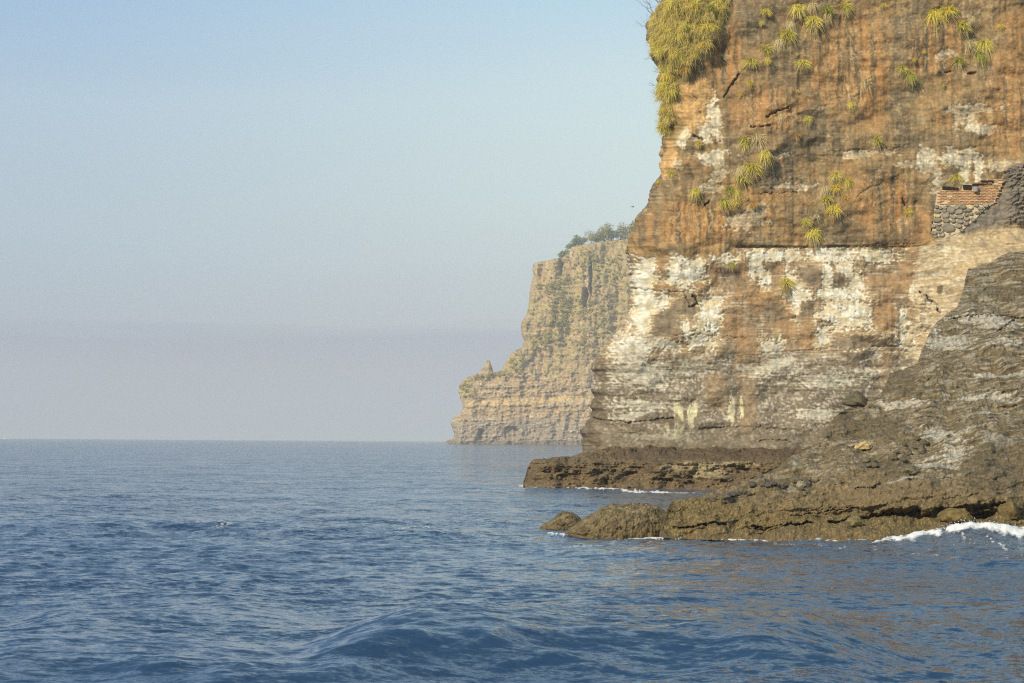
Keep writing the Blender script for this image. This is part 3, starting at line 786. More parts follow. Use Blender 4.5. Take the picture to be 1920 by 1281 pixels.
def build_slope():
    def dep(X, Y):
        a = np.interp(Y, [400, 470, 600, 700, 800, 850, 880, 920, 960, 1000, 1030], [78, 75, 69.5, 65.5, 61.8, 60.0, 58.6, 57.0, 55.8, 54.9, 53.4])
        b = np.interp(Y, [400, 470, 600, 700, 800, 850, 880, 920, 950, 965, 1000, 1030], [78, 75, 69, 64.5, 60.5, 58.4, 57.2, 56.0, 55.2, 55.6, 53.8, 52.4])
        w = ss(1350, 1850, X)
        return a * (1 - w) + b * w
    xs = np.concatenate([np.arange(1236.5, 1990, 1.30), np.arange(1992, 3200, 5)])
    yw = np.interp(xs, [p[0] for p in SL_W], [p[1] for p in SL_W]) + 5
    ysk = np.interp(xs, [p[0] for p in SL_S], [p[1] for p in SL_S])
    ysk = np.minimum(ysk + 1.8 * fbm(xs / 9, xs * 0, 3, 405) + 3.0 * fbm(xs / 34, xs * 0 + 2, 2, 409), yw - 5.4)
    Y0 = yw[None, :] - np.arange(0, 470)[:, None] * 1.32
    X = xs[None, :] + 0 * Y0
    exc = np.maximum(0, ysk[None, :] - Y0)                 # rows past the skyline run back and down behind it
    Y = np.maximum(Y0, ysk[None, :])
    D = dep(X, Y) + exc * 0.03
    n1 = fbm(X / 90, Y / 45, 4, 410); n2 = fbm(X / 24, Y / 12, 4, 412); n3 = fbm(X / 6, Y / 4, 4, 414); n4 = fbm(X / 2.6, Y / 2.0, 2, 416)
    tilt = Y + 0.14 * (X - 1500) + 5 * n1
    st = fbm(X / 110, tilt / 9, 4, 418); stf = fbm(X / 36, tilt / 3.0, 3, 420)
    up = 1 - ss(880, 940, Y + 14 * n1)
    # relief
    rel = 0.8 * fbm(X / 120, Y / 80, 3, 422) + 0.40 * ridged(X / 44, tilt / 26, 4, 424) + 0.22 * np.tanh(3 * st) + 0.22 * n2 + 0.09 * n3 + 0.03 * n4
    rel += 0.14 * np.maximum(ridged(X / 11, Y / 8, 3, 426), 0) ** 2 * ss(-0.1, 0.4, n1 + 0.5 * n2 + (1 - up) * 0.4)
    rel *= np.clip(D / 85, 0.5, 1)
    # undercut line near the water and its notches
    wob = 3 * fbm(X / 16, X * 0, 3, 428)
    und = np.interp(X, [1270, 1330, 1450, 1560, 1640, 1700, 1760, 1800, 1850, 1900, 2080], [985, 986, 992, 984, 968, 962, 955, 957, 955, 950, 946]) + wob
    dk = np.exp(-((Y - und) / np.interp(X, [1270, 1400, 1560, 1700, 1850, 2080], [2.4, 1.2, 1.8, 3.5, 6.0, 7.0])) ** 2) * ss(-0.25, 0.1, fbm(X / 40, X * 0, 2, 429) + 0.2)
    rel -= 0.9 * dk
    for pts, w, s in (([(1606, 914), (1640, 918), (1650, 908)], 3.0, 0.5), ([(1480, 972), (1560, 958), (1610, 955)], 2.4, 0.4), ([(1410, 984), (1430, 988)], 2.2, 0.6), ([(1870, 627), (1905, 598)], 1.6, 0.5),
                      ([(1780, 600), (1860, 592), (1918, 598)], 2.2, 0.45), ([(1500, 960), (1600, 948)], 1.5, 0.35)):
        rel -= s * (1 - ss(w * 0.3, w, seg_dist(X + 2 * n2, Y + 2 * n3, pts)))
    # deep cleft at the right edge
    rel -= 0.7 * ss(0, 0.8, blobs(X + 8 * n2, Y, [(1925, 925, 34, 42)])) + 1.6 * ss(0, 0.6, blobs(X + 8 * n2, Y, [(1840, 972, 32, 9)]))
    edge = np.clip((X - 1236.5) / 22, 0.12, 1)
    skyf = np.clip((Y - ysk[None, :]) / np.maximum(yw - ysk, 1)[None, :], 0, 1)
    rel = (rel - 0.15) * edge * 0.62
    P = at(X, Y, D - rel * 0.7)
    relz = 0.16 * fbm(X / 120, Y / 80, 3, 422) + 0.05 * n2 + 0.014 * n3 + 0.004 * n4 + 0.06 * np.maximum(ridged(X / 26, Y / 18, 3, 431), 0) ** 2 * ss(-0.1, 0.3, n1)
    P[..., 2] += relz * edge * (0.45 + 0.55 * ss(0, 0.15, skyf)) * ss(0.0, 0.05, 1 - skyf)
    P[..., 2] = np.maximum(P[..., 2] - exc * 0.012, -1.2)
    olive, grey, dark = C(121, 103, 70), C(136, 118, 88), C(80, 67, 46)
    c = np.broadcast_to(olive, X.shape + (3,)).astype(np.float32).copy()
    c = mixc(c, grey, up * ss(-0.25, 0.3, n1 + 0.3 * st) * 0.7)
    c = mixc(c, dark, ss(0.05, 0.4, n2 + 0.3 * n3 - 0.2 * st) * 0.65)
    c = mixc(c, C(140, 112, 72), ss(0.1, 0.45, -n1 + 0.4 * n2) * (1 - up) * 0.5)
    # salt-white bedding streaks high on the slope
    salt = ss(0.15, 0.5, st * 0.5 + 0.8 * stf + 0.25 * n2 + 0.12 * (Y < 640) - 0.25 * ss(1600, 1480, X))
    c = mixc(c, C(158, 146, 122), up * salt * 0.55)
    c = mixc(c, C(156, 141, 114), up * ss(0.06, 0.4, stf + 0.2 * n3) * 0.6)
    c = mixc(c, dark, up * ss(0.12, 0.4, -stf + 0.3 * n3) * 0.5)
    WB = blobs(X + 10 * n2, Y + 8 * n1 + 0.0 * X, [(1850, 604, 70, 14), (1780, 640, 50, 18), (1890, 650, 40, 10), (1765, 815, 40, 10), (1790, 845, 30, 26), (1740, 870, 44, 14), (1700, 905, 36, 5), (1870, 700, 60, 6), (1850, 745, 70, 7), (1880, 830, 40, 14), (1850, 775, 30, 5), (1690, 760, 50, 8), (1480, 905, 20, 8)])
    c = mixc(c, C(182, 170, 146), ss(-0.05, 0.6, WB + 0.7 * stf + 0.4 * n3) * 0.8)
    DB = blobs(X + 10 * n2, Y + 8 * n1, [(1570, 790, 40, 34), (1640, 800, 60, 22), (1680, 720, 40, 26), (1880, 870, 60, 50), (1660, 880, 60, 24), (1480, 900, 34, 12), (1880, 545, 40, 12), (1640, 690, 30, 16), (1850, 900, 50, 30)])
    c = mixc(c, C(97, 83, 58), ss(-0.15, 0.25, DB + 0.4 * n2) * 0.7)
    BR = blobs(X + 8 * n2, Y + 5 * n1, [(1680, 925, 90, 13), (1600, 940, 60, 10), (1740, 935, 50, 8), (1620, 895, 40, 12), (1560, 920, 40, 10)])
    c = mixc(c, C(122, 101, 68), ss(-0.15, 0.25, BR + 0.4 * n2) * 0.75)
    # weed and barnacles near the water
    wet = ss(935, 975, Y + 10 * n1 + ss(1450, 1300, X) * 25)
    c = mixc(c, C(106, 89, 54), wet * 0.6)
    c = mixc(c, C(158, 132, 76), wet * ss(0.22, 0.5, n4 + 0.5 * n3) * 0.6)
    c = mixc(c, C(66, 56, 36), wet * ss(0.15, 0.4, n3 - 0.3 * n4) * 0.55)
    c = mixc(c, C(120, 96, 62), ss(998, 1009, Y - (X - 1500) * 0.02) * 0.4)
    c *= (1 + 0.28 * n3 + 0.20 * n4 + 0.12 * n2)[..., None]
    cc = c
    o = link('rock_slope', mesh_np('rock_slope', P, grid_faces(*P.shape[:2]), cc), rock_mat('slope_rock', 6.0, 1.0, 0.08, var=0.35))
    tag(o, 'dark olive grey rock slope falling to the water at the right', kind='structure')
    return X, Y, P


SX, SY, SP = build_slope()


def slope_pt(x, y):
    j = int(np.argmin(np.abs(SX[0] - x)))
    i = int(np.argmin(np.abs(SY[:, j] - y)))
    return SP[i, j]


# ================================================================ FAR HEADLAND
DH = 1300.0
MPH = DH * PX
HL_SIL = [(440, 1300), (446, 1225), (449, 1160), (454, 1120), (459, 1090), (463, 1072), (474, 1066), (482, 1054), (487, 1034), (491, 1012), (495, 1000), (505, 998), (516, 1001), (530, 996), (550, 993), (575, 991), (590, 987),
          (603, 979), (612, 976), (626, 978), (640, 983), (652, 978), (657, 968), (664, 958), (676, 950), (688, 944), (696, 940), (699, 932), (700.5, 912), (703, 892), (706, 878), (713, 869), (722, 862), (735, 860), (748, 863), (756, 867), (766, 868), (773, 864),
          (781, 853), (790, 847), (798, 846), (806, 849), (814, 852), (822, 850), (827, 838), (833, 832)]


def build_headland():
    ys = np.concatenate([np.arange(444, 700, 1.5), np.arange(700, 836, 1.1)])
    xs = np.concatenate([np.arange(829, 1290, 1.5), np.arange(1292, 2000, 6)])
    xl = np.interp(ys, [p[0] for p in HL_SIL], [p[1] for p in HL_SIL]) + 0.9 * fbm(ys / 6, ys * 0, 3, 501)
    Y, X0 = np.meshgrid(ys, xs, indexing='ij')
    X = np.maximum(X0, xl[:, None])
    Cc = X - xl[:, None]
    k = np.clip(xl[:, None] - X0, 0, 60)                  # columns past the skyline run back out of sight
    q = np.clip(Cc / 30, 0, 1)
    dep = DH + 30 * MPH * (1 - np.sqrt(1 - (1 - q) ** 2)) * 0.6 + 0.9 * k + (820 - Y) * MPH * 0.22
    n1 = fbm(X / 40, Y / 60, 4, 510); n2 = fbm(X / 14, Y / 16, 4, 512); n3 = fbm(X / 4, Y / 4, 3, 514)
    tl = Y + 0.05 * (X - 950)
    st = fbm(X / 80, tl / 6, 4, 516); vb = fbm(X / 16, Y / 120, 3, 518)
    top = 1 - ss(660, 730, Y)
    rel = 3.8 * fbm(X / 45, Y / 160, 3, 520) * (0.4 + 0.8 * top) + 1.5 * ridged(X / 24, Y / 40, 4, 522) + 0.3 * np.tanh(3 * st) + 1.6 * n2 + 0.6 * n3
    rel *= ss(0, 12, Cc + 3)
    cave = ss(0, 0.4, blobs(X + 4 * n2, Y, [(958, 812, 17, 15), (902, 815, 8, 12)]))
    rel -= 4 * cave
    rel -= 6 * ss(0, 0.5, blobs(X + 3 * n2, Y, [(1108, 520, 5, 45), (1052, 500, 4, 22), (1097, 560, 7, 24)]))
    c = np.broadcast_to(C(172, 143, 98), X.shape + (3,)).astype(np.float32).copy()
    c = mixc(c, C(112, 92, 70), ss(0.0, 0.4, n2 + 0.4 * vb) * 0.75)
    c = mixc(c, C(190, 156, 106), ss(0.1, 0.45, vb + 0.4 * n3 - 0.2 * n1) * 0.6)
    c = mixc(c, C(196, 172, 130), ss(0.3, 0.6, st + 0.35 * n3 + 0.12 * (1 - top)) * 0.65)
    veg = ss(-0.05, 0.3, n1 * 0.7 + n2 * 0.9 + 0.35 * top - 0.12) * (1 - ss(690, 730, Y))
    V2 = blobs(X + 5 * n2, Y + 5 * n2, [(1050, 590, 22, 28), (1060, 560, 26, 20), (1085, 575, 24, 16), (1040, 600, 14, 20), (1130, 600, 20, 40), (1030, 540, 14, 12), (965, 680, 16, 14), (1150, 500, 26, 30), (1110, 490, 20, 20), (875, 725, 10, 20), (1020, 635, 20, 12), (925, 690, 30, 6)])
    veg = np.maximum(veg * 0.7, ss(-0.2, 0.25, V2 + 0.6 * n2))
    c = mixc(c, C(176, 160, 82), veg * ss(-0.35, 0.3, n3) * 0.85)
    c = mixc(c, C(130, 120, 56), veg * ss(0.1, 0.4, n3 + 0.4 * n2) * 0.6)
    BND = ss(0.0, 0.5, blobs(X, tl, [(1000, 754, 200, 7)], 6) + 0.5 * n2)
    c = mixc(c, C(206, 172, 112), BND * 0.7)
    c = mixc(c, C(146, 130, 108), ss(775, 800, Y + 6 * n1) * 0.7)
    c = mixc(c, C(188, 170, 136), ss(775, 800, Y) * ss(0.2, 0.45, st + 0.3 * n3) * 0.6)
    c = mixc(c, C(80, 70, 58), ss(824, 829, Y) * 0.6)
    c *= (1 + 0.3 * n3 + 0.15 * n2)[..., None]
    P = at(X, Y, dep - rel)
    P[-3:, :, 2] = np.minimum(P[-3:, :, 2], -0.5)
    topr = P[0] + np.array([0, 90, 3.0])
    P = np.concatenate([topr[None], P]); c = np.concatenate([c[:1] * 0 + C(140, 124, 70), c])
    o = link('headland', mesh_np('headland', P, grid_faces(*P.shape[:2]), c), rock_mat('headland_rock', 0.35, 0.5, 0.6, var=0.3))
    tag(o, 'far hazy headland of layered brown rock with patches of scrub', kind='structure')
    # needle of rock standing on the tip
    pts = [(905, 702), (906, 690), (908, 683), (912, 679), (915, 676), (918, 680), (920.5, 687), (922, 694), (923, 702)]
    ring = []
    for yy, l_, r_ in ((706, 890, 927), (699, 897, 924), (692, 903, 922.5), (686, 906.5, 921), (681.5, 909, 920), (678, 911.5, 918.5), (675.5, 913.5, 916.8)):
        a = at(l_, yy, DH + 26); b = at(r_, yy, DH + 26)
        m_ = (a + b) / 2; rr = (b[0] - a[0]) / 2
        ring.append([[m_[0] + rr * math.cos(t) * (1 + 0.12 * math.sin(3 * t + yy)), m_[1] + rr * math.sin(t), m_[2] + 0.3 * math.sin(5 * t)] for t in np.linspace(0, 2 * math.pi, 13)])
    ring = np.array(ring)
    pc = np.broadcast_to(C(176, 150, 108), ring.shape).astype(np.float32).copy()
    pc *= (1 + 0.35 * np.sin(np.arange(7) * 2.3))[:, None, None] * 0.9
    tag(link('rock_pinnacle', mesh_np('rock_pinnacle', ring, grid_faces(*ring.shape[:2]), pc, smooth=False), o.data.materials[0]), kind='structure')
    return X, Y, P[1:]


HX, HY, HP = build_headland()


def head_pt(x, y):
    i = int(np.argmin(np.abs(HY[:, 0] - y)))
    j = len(HX[i]) - 1 - int(np.argmin(np.abs(HX[i, ::-1] - x)))
    return HP[i, j]


# ================================================================ loose rocks
ROCK_MATS = {}


def boulder_mesh(name, sx, sy, sz, seed, base, spec='wet', sub=5, rough=0.22, flat=-0.25):
    import bmesh
    bm = bmesh.new()
    bmesh.ops.create_icosphere(bm, subdivisions=sub, radius=1.0)
    me = bpy.data.meshes.new(name)
    bm.to_mesh(me); bm.free()
    n = len(me.vertices)
    v = np.empty(n * 3, np.float32); me.vertices.foreach_get('co', v); v = v.reshape(-1, 3)
    R = np.random.default_rng(seed)
    # facets: cut the sphere by random planes, then roughen
    for _ in range(9):
        nn = R.normal(size=3); nn /= np.linalg.norm(nn)
        d = R.uniform(0.62, 0.9)
        s = v @ nn
        v = v - np.clip(s - d, 0, None)[:, None] * nn * 0.85
    o1 = fbm(v[:, 0] * 1.6 + v[:, 2] * 0.9 + seed, v[:, 1] * 1.6 - v[:, 2] * 1.2, 4, seed % 50)
    o2 = fbm(v[:, 0] * 6 + v[:, 2] * 3 + seed, v[:, 1] * 6 - v[:, 2] * 4, 3, seed % 40 + 3)
    v = v * (1 + rough * o1 + 0.07 * o2)[:, None]
    v[:, 2] = np.where(v[:, 2] < flat, flat + (v[:, 2] - flat) * 0.35, v[:, 2])
    v *= np.array([sx, sy, sz], np.float32)
    me.vertices.foreach_set('co', np.ascontiguousarray(v).ravel())
    me.polygons.foreach_set('use_smooth', np.ones(len(me.polygons), bool))
    c = np.broadcast_to(base, (n, 3)).astype(np.float32).copy()
    c = c * (1 + 0.45 * o2 + 0.25 * o1)[:, None]
    a = me.color_attributes.new('col', 'FLOAT_COLOR', 'POINT')
    c4 = np.ones((n, 4), np.float32); c4[:, :3] = np.clip(c, 0.01, 0.8)
    a.data.foreach_set('color', c4.ravel())
    me.update()
    return me


STONE_M = rock_mat('boulder_rock', 7.0, 1.0, 0.06, var=0.4)
p0 = on_sea(1158, 1000)
s0 = p0[1] * PX


def sea_rock(name, outline_w, x, y, hw, hh, seed, base, label, dr=0.6):
    p = on_sea(x, y)
    s = p[1] * PX
    me = boulder_mesh(name, hw * s, hw * s * dr, hh * s, seed, base, sub=6, flat=-0.1)
    o = link(name, me, STONE_M)
    o.location = (p[0], p[1] + hw * s * dr * 0.6, 0.0)
    tag(o, label, 'rock')
    return o


def profile_rock(name, pts_top, pts_bot, D, seed, label, thick):
    """closed lump whose skyline follows pts_top; thickness runs along the view depth"""
    xs = np.linspace(pts_top[0][0], pts_top[-1][0], 190)
    yt = np.interp(xs, [p[0] for p in pts_top], [p[1] for p in pts_top])
    yb = np.interp(xs, [p[0] for p in pts_bot], [p[1] for p in pts_bot])
    yt = yt + 0.5 * fbm(xs / 7, xs * 0, 4, seed) * ss(0, 12, xs - xs[0]) * ss(0, 12, xs[-1] - xs)
    th = np.linspace(-0.35, 1.25, 210)[:, None]                     # 0 = foot in front, 0.5 = skyline, 1 = foot behind
    up = np.sin(np.clip(th, -0.35, 1.25) * np.pi)
    Y = yb[None, :] + (yt - yb)[None, :] * np.where(up > 0, np.abs(up) ** 0.8, up * 1.2)
    X = xs[None, :] + 0 * th
    env = np.sqrt(np.clip(1 - ((xs - xs.mean()) / (np.ptp(xs) / 2)) ** 2, 0.02, 1))[None, :]
    dep = -thick * np.cos(np.clip(th, 0, 1) * np.pi) * env
    arc = th * 130
    n2 = fbm(X / 20, arc / 14, 4, seed + 1); n3 = fbm(X / 5, arc / 4, 4, seed + 3); n4 = fbm(X / 2.4, arc / 2.0, 2, seed + 5)
    rd = ridged(X / 26, arc / 16, 4, seed + 7)
    rel = (0.09 * rd + 0.07 * n2 + 0.035 * n3 + 0.014 * n4) * env * np.minimum(1, thick)
    nrm = np.sin(np.clip(th, 0, 1) * np.pi)
    P = at(X, Y, D + thick + dep - rel * np.cos(np.clip(th, 0, 1) * np.pi))
    P[..., 2] += (0.05 * n2 + 0.035 * n3 + 0.012 * n4) * nrm * env
    c = np.broadcast_to(C(112, 97, 68), X.shape + (3,)).astype(np.float32).copy()
    c = mixc(c, C(74, 64, 44), ss(0.0, 0.35, n2 + 0.4 * n3) * 0.75)
    c = mixc(c, C(146, 128, 86), ss(0.0, 0.4, -n2 + 0.4 * n4) * 0.5 * nrm)
    c = mixc(c, C(140, 120, 74), ss(0.2, 0.45, n4 + 0.4 * n3) * 0.35)
    c = mixc(c, C(106, 86, 56), (1 - ss(0.02, 0.14, th + 0 * X)) * 0.6)
    c *= (1 + 0.3 * n3 + 0.2 * n4)[..., None]
    o = link(name, mesh_np(name, P, grid_faces(*X.shape), c), STONE_M)
    tag(o, label, 'rock', 'loose rocks at the waterline')
    return o


profile_rock('sea_boulder', [(1060, 999), (1075, 988), (1092, 975), (1112, 963), (1130, 953), (1148, 947), (1168, 949), (1190, 946), (1212, 945), (1233, 951), (1244, 957), (1253, 964), (1262, 978), (1268, 1001)],
             [(1060, 1001), (1268, 1004)], 56.0, 71, 'long low olive boulder in the sea beside the rock slope', 1.1)
profile_rock('sea_rock', [(1012, 987), (1022, 983), (1036, 976), (1045, 967), (1056, 961), (1070, 960), (1080, 966), (1088, 974), (1096, 984), (1102, 992)],
             [(1012, 991), (1102, 995)], 60.5, 91, 'small rounded rock in the sea left of the long boulder', 0.6)


def slope_rock(name, x, y, w, h, seed, base, label, group=None, sub=4):
    p = slope_pt(x, y)
    s = p[1] * PX * 1.25
    me = boulder_mesh(name, w * s / 2 * 1.15, w * s / 2, h * s / 2 * 1.15, seed, base, sub=sub, flat=-0.4)
    o = link(name, me, STONE_M)
    o.location = p + np.array([0, -0.12 * w * s, 0.22 * h * s])
    o.rotation_euler = (0, 0, (seed * 0.7) % 6.28)
    tag(o, label, 'rock', group)
    return o


slope_rock('boulder', 1605, 754, 44, 26, 11, C(96, 86, 62), 'dark rounded boulder standing on the crest of the rock slope')
slope_rock('boulder', 1600, 990, 24, 18, 12, C(116, 104, 66), 'round olive stone low on the slope just above the water')
slope_rock('boulder', 1704, 893, 22, 16, 13, C(112, 100, 74), 'grey boulder with a shadow below it under the rubble heap')
slope_rock('boulder', 1617, 838, 24, 15, 14, C(196, 166, 112), 'pale cream and orange block alone on the dark slope')
slope_rock('boulder', 1502, 906, 15, 12, 15, C(150, 134, 102), 'pale grey cobble at the end of the dark stone strip')
slope_rock('boulder', 1790, 975, 50, 26, 16, C(112, 92, 52), 'wide brown rock below the undercut behind the breaking wave')
slope_rock('boulder', 1893, 972, 34, 30, 17, C(104, 84, 48), 'brown rock in front of the dark cleft at the right')
R_ = np.random.default_rng(23)
for i in range(30):
    t = i / 29
    x = 1622 + 112 * R_.random(); y = 868 - (x - 1622) * 0.26 + R_.normal(0, 6)
    s = R_.uniform(8, 15)
    slope_rock('rubble_stone', x, y, s, s * 0.75, 100 + i, C(104, 92, 68) * R_.uniform(0.75, 1.2), 'small dark stone in the rubble heap on the rock slope', 'stones of the rubble heap', 3)
for i in range(26):
    x = 1335 + 180 * R_.random(); y = np.interp(x, [1335, 1400, 1450, 1515], [944, 922, 908, 902]) + R_.normal(0, 4.5)
    s = R_.uniform(7, 14)
    slope_rock('strip_stone', x, y, s, s * 0.7, 150 + i, C(90, 80, 66) * R_.uniform(0.75, 1.25), 'small dark stone in the strip along the lower slope', 'stones of the dark strip', 3)


# ================================================================ ruined wall of brick on stone
def box_mesh(name, sx, sy, sz, jit=0.0, seed=0, bevel=0.0):
    import bmesh
    bm = bmesh.new()
    bmesh.ops.create_cube(bm, size=1.0)
    R = random.Random(seed)
    for v in bm.verts:
        v.co = Vector((v.co.x * sx, v.co.y * sy, v.co.z * sz)) + Vector((R.uniform(-jit, jit), R.uniform(-jit, jit), R.uniform(-jit, jit)))
    if bevel:
        bmesh.ops.bevel(bm, geom=bm.edges[:], offset=bevel, segments=1, affect='EDGES')
    me = bpy.data.meshes.new(name); bm.to_mesh(me); bm.free()
    return me


def build_wall():
    mort = plain_mat('lime_mortar', (204, 180, 138), var=0.2, scale=9, bump=0.5)
    bm_ = plain_mat('red_brick', (194, 146, 98), var=0.25, scale=14, bump=0.4, rand=0.28)
    st_ = plain_mat('grey_fieldstone', (142, 128, 104), var=0.25, scale=6, bump=0.5, rand=0.22)
    pale_ = plain_mat('cream_fieldstone', (200, 178, 124), var=0.15, scale=6, bump=0.5)
    dark_ = plain_mat('hollow_shade', (40, 30, 20), var=0.3)  # near-black colour standing in for the shade inside the wall's holes
    dw = min(cliff_pt(x, y)[1] for x in (1765, 1800, 1840, 1860) for y in (350, 370, 400, 425)) - 0.03
    s = dw * PX
    root = bpy.data.objects.new('ruined_wall', None); col.objects.link(root)
    org = at(1810, 432, dw)
    root.location = org
    tag(root, 'ruined red brick wall on grey fieldstone footing set into the cliff', 'wall')

    def loc(x, y, d=0.0):
        p = at(x, y, dw) - org
        return Vector((p[0], d, p[2]))
    # core of mortar: an extruded outline
    out = [(1742, 452), (1748, 432), (1752, 395), (1756, 372), (1757, 356), (1766, 352), (1770, 354), (1796, 358), (1804, 358), (1806, 346), (1830, 345), (1848, 338), (1876, 337), (1880, 342), (1868, 372), (1864, 382), (1848, 390), (1830, 410), (1800, 436), (1770, 446)]
    import bmesh
    b = bmesh.new()
    fr = [b.verts.new(loc(x, y, 0.0)) for x, y in out]
    bk = [b.verts.new(loc(x, y, 1.2)) for x, y in out]
    b.faces.new(fr[::-1]); b.faces.new(bk)
    for i in range(len(out)):
        j = (i + 1) % len(out)
        b.faces.new((fr[i], fr[j], bk[j], bk[i]))
    bmesh.ops.triangulate(b, faces=b.faces[:])
    me = bpy.data.meshes.new('mortar_core'); b.to_mesh(me); b.free()
    link('mortar_core', me, mort, root)
    variants = [box_mesh('brick', 0.212, 0.12, 0.052, 0.006, i, 0.006) for i in range(4)]
    for v in variants: v.materials.append(bm_)
    gaps = [(1776, 352, 24, 5.0), (1806, 352, 8, 9), (1846, 347, 30, 5)]
    R = random.Random(5)
    ch = 3.0
    for r in range(16):
        y = 382.5 - r * ch
        xl = np.interp(y, [336, 345, 352, 358, 384], [1850, 1808, 1762, 1758, 1756]) if y < 352 else 1757
        xr = np.interp(y, [338, 345, 372, 384], [1878, 1878, 1868, 1863])
        x = xl + (0 if r % 2 else 4.6)
        while x < xr - 3:
            keep = True
            if 344 < y < 357 and 1766 < x < 1797: keep = False
            if 342 < y < 357 and 1800 < x < 1828: keep = False
            if y < 353 and x < 1806 and not (1757 < x < 1768 and y > 351): keep = False
            if keep and R.random() < (0.97 if y > 356 else 0.66):
                o = link('brick', variants[R.randrange(4)], None, root)
                o.location = loc(x + 4, y, 0.03 - R.uniform(0, 0.03))
                o.rotation_euler = (0, R.uniform(-0.02, 0.02), R.uniform(-0.04, 0.04))
            x += 9.3
    # thin dark boxes on the mortar: painted shade of gaps in the top courses
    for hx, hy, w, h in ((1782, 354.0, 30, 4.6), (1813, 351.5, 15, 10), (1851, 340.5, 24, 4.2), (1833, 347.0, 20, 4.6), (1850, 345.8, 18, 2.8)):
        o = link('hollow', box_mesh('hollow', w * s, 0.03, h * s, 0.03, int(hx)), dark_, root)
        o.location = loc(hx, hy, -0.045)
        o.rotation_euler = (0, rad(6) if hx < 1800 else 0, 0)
    # fieldstones
    stones = [(1756, 388, 7, 6), (1763, 390, 6, 6), (1771, 390, 6, 6), (1777, 386, 6, 4), (1783, 394, 13, 13), (1793, 389, 10, 8), (1805, 388, 12, 9), (1819, 389, 11, 8), (1830, 385, 9, 7), (1848, 385, 10, 8), (1838, 391, 10, 6),
              (1757, 397, 12, 6), (1770, 396, 9, 5), (1772, 404, 14, 10), (1757, 405, 12, 7), (1787, 407, 10, 7), (1799, 397, 12, 9), (1815, 395, 14, 5), (1800, 407, 13, 7), (1811, 403, 8, 6), (1820, 401, 8, 5), (1832, 399, 9, 5),
              (1757, 413, 14, 8), (1774, 414, 14, 8), (1787, 415, 9, 6), (1800, 416, 12, 7), (1812, 411, 10, 6), (1750, 424, 8, 7), (1759, 429, 9, 7), (1778, 427, 24, 15), (1760, 421, 8, 5), (1797, 424, 12, 8), (1811, 420, 10, 7), (1824, 412, 9, 7),
              (1751, 437, 11, 7), (1762, 436, 7, 5), (1753, 444, 9, 6), (1766, 441, 10, 6), (1803, 432, 8, 5), (1749, 451, 9, 5), (1776, 400, 6, 4), (1793, 400, 5, 4), (1840, 396, 7, 4), (1808, 396, 5, 4)]
    import bmesh as bmm
    for i, (x, y, w, h) in enumerate(stones):
        b = bmm.new()
        Rr = random.Random(i)
        k = 8
        rim = [(math.cos(a) * (1 + Rr.uniform(-.14, .10)), math.sin(a) * (1 + Rr.uniform(-.14, .10))) for a in [2 * math.pi * j / k + Rr.uniform(-.15, .15) for j in range(k)]]
        hw, hh = w * s / 2 * 1.22, h * s / 2 * 1.22
        v0 = [b.verts.new((u * hw, 0.02, v * hh)) for u, v in rim]
        v1 = [b.verts.new((u * hw, -0.05, v * hh)) for u, v in rim]
        v2 = [b.verts.new((u * hw * .72, -0.095 + Rr.uniform(-.015, .015), v * hh * .72)) for u, v in rim]
        for A, B in ((v0, v1), (v1, v2)):
            for j in range(k):
                jj = (j + 1) % k
                b.faces.new((A[j], B[j], B[jj], A[jj]))
        b.faces.new(v2)
        bmm.ops.recalc_face_normals(b, faces=b.faces[:])
        me = bpy.data.meshes.new('stone'); b.to_mesh(me); b.free()
        o = link('stone', me, pale_ if (x, y) in ((1757, 405), (1819, 389)) else st_, root)
        o.location = loc(x, y, -0.005)
        o.rotation_euler = (0, Rr.uniform(-.3, .3), 0)
    # metal bucket left in the gap
    b = bmm.new()
    r = 5.2 * s
    bmm.ops.create_cone(b, cap_ends=True, segments=20, radius1=r * 0.86, radius2=r, depth=9.5 * s)
    top = [f for f in b.faces if f.normal.z > 0.9]
    res = bmm.ops.inset_region(b, faces=top, thickness=0.012, depth=0)
    for v in {v for f in top for v in f.verts}: v.co.z -= 0.12
    me = bpy.data.meshes.new('bucket'); b.to_mesh(me); b.free()
    o = link('bucket', me, plain_mat('dull_zinc', (150, 142, 128), rough=0.55, var=0.1))
    o.location = Vector(org) + loc(1828.5, 355.5, -0.16) + Vector((0, 0, 0.0))
    tag(o, 'dull grey metal bucket standing in the gap of the brick wall', 'bucket')
    return root


build_wall()


# ================================================================ grass, tufts and shrubs
def blades(n, seed, L=(0.7, 1.0), up=0.75, droop=0.9, width=0.035, spread=1.0, seg=4, hang=False):
    R = np.random.default_rng(seed)
    V = []; F = []
    for i in range(n):
        if hang:
            d = np.array([R.normal(0, 0.35), -abs(R.normal(0.35, 0.2)), -0.9 + R.normal(0, 0.2)])
        else:
            d = np.array([R.normal(0, 0.62 * spread), -0.35 - 0.7 * R.random(), up + R.normal(0, 0.42)])
        d /= np.linalg.norm(d)
        l = R.uniform(*L)
        g = droop * R.uniform(0.5, 1.3)
        sd = np.cross(d, [R.normal(0, .4), -1, R.normal(0, .4)]); sd /= (np.linalg.norm(sd) + 1e-6)
        b0 = R.normal(0, 0.06, 3)
        base = len(V)
        for k in range(seg + 1):
            t = k / seg
            p = b0 + d * l * t * (1 - 0.15 * t) + np.array([0, 0, -1]) * g * l * t * t * 0.75
            w = width * (1 - t) ** 0.7 * (0.7 + 0.6 * t * (1 - t) * 4) + 0.002
            V += [p - sd * w / 2, p + sd * w / 2]
        for k in range(seg):
            a = base + 2 * k
            F.append((a, a + 1, a + 3, a + 2))
    return np.array(V), np.array(F)


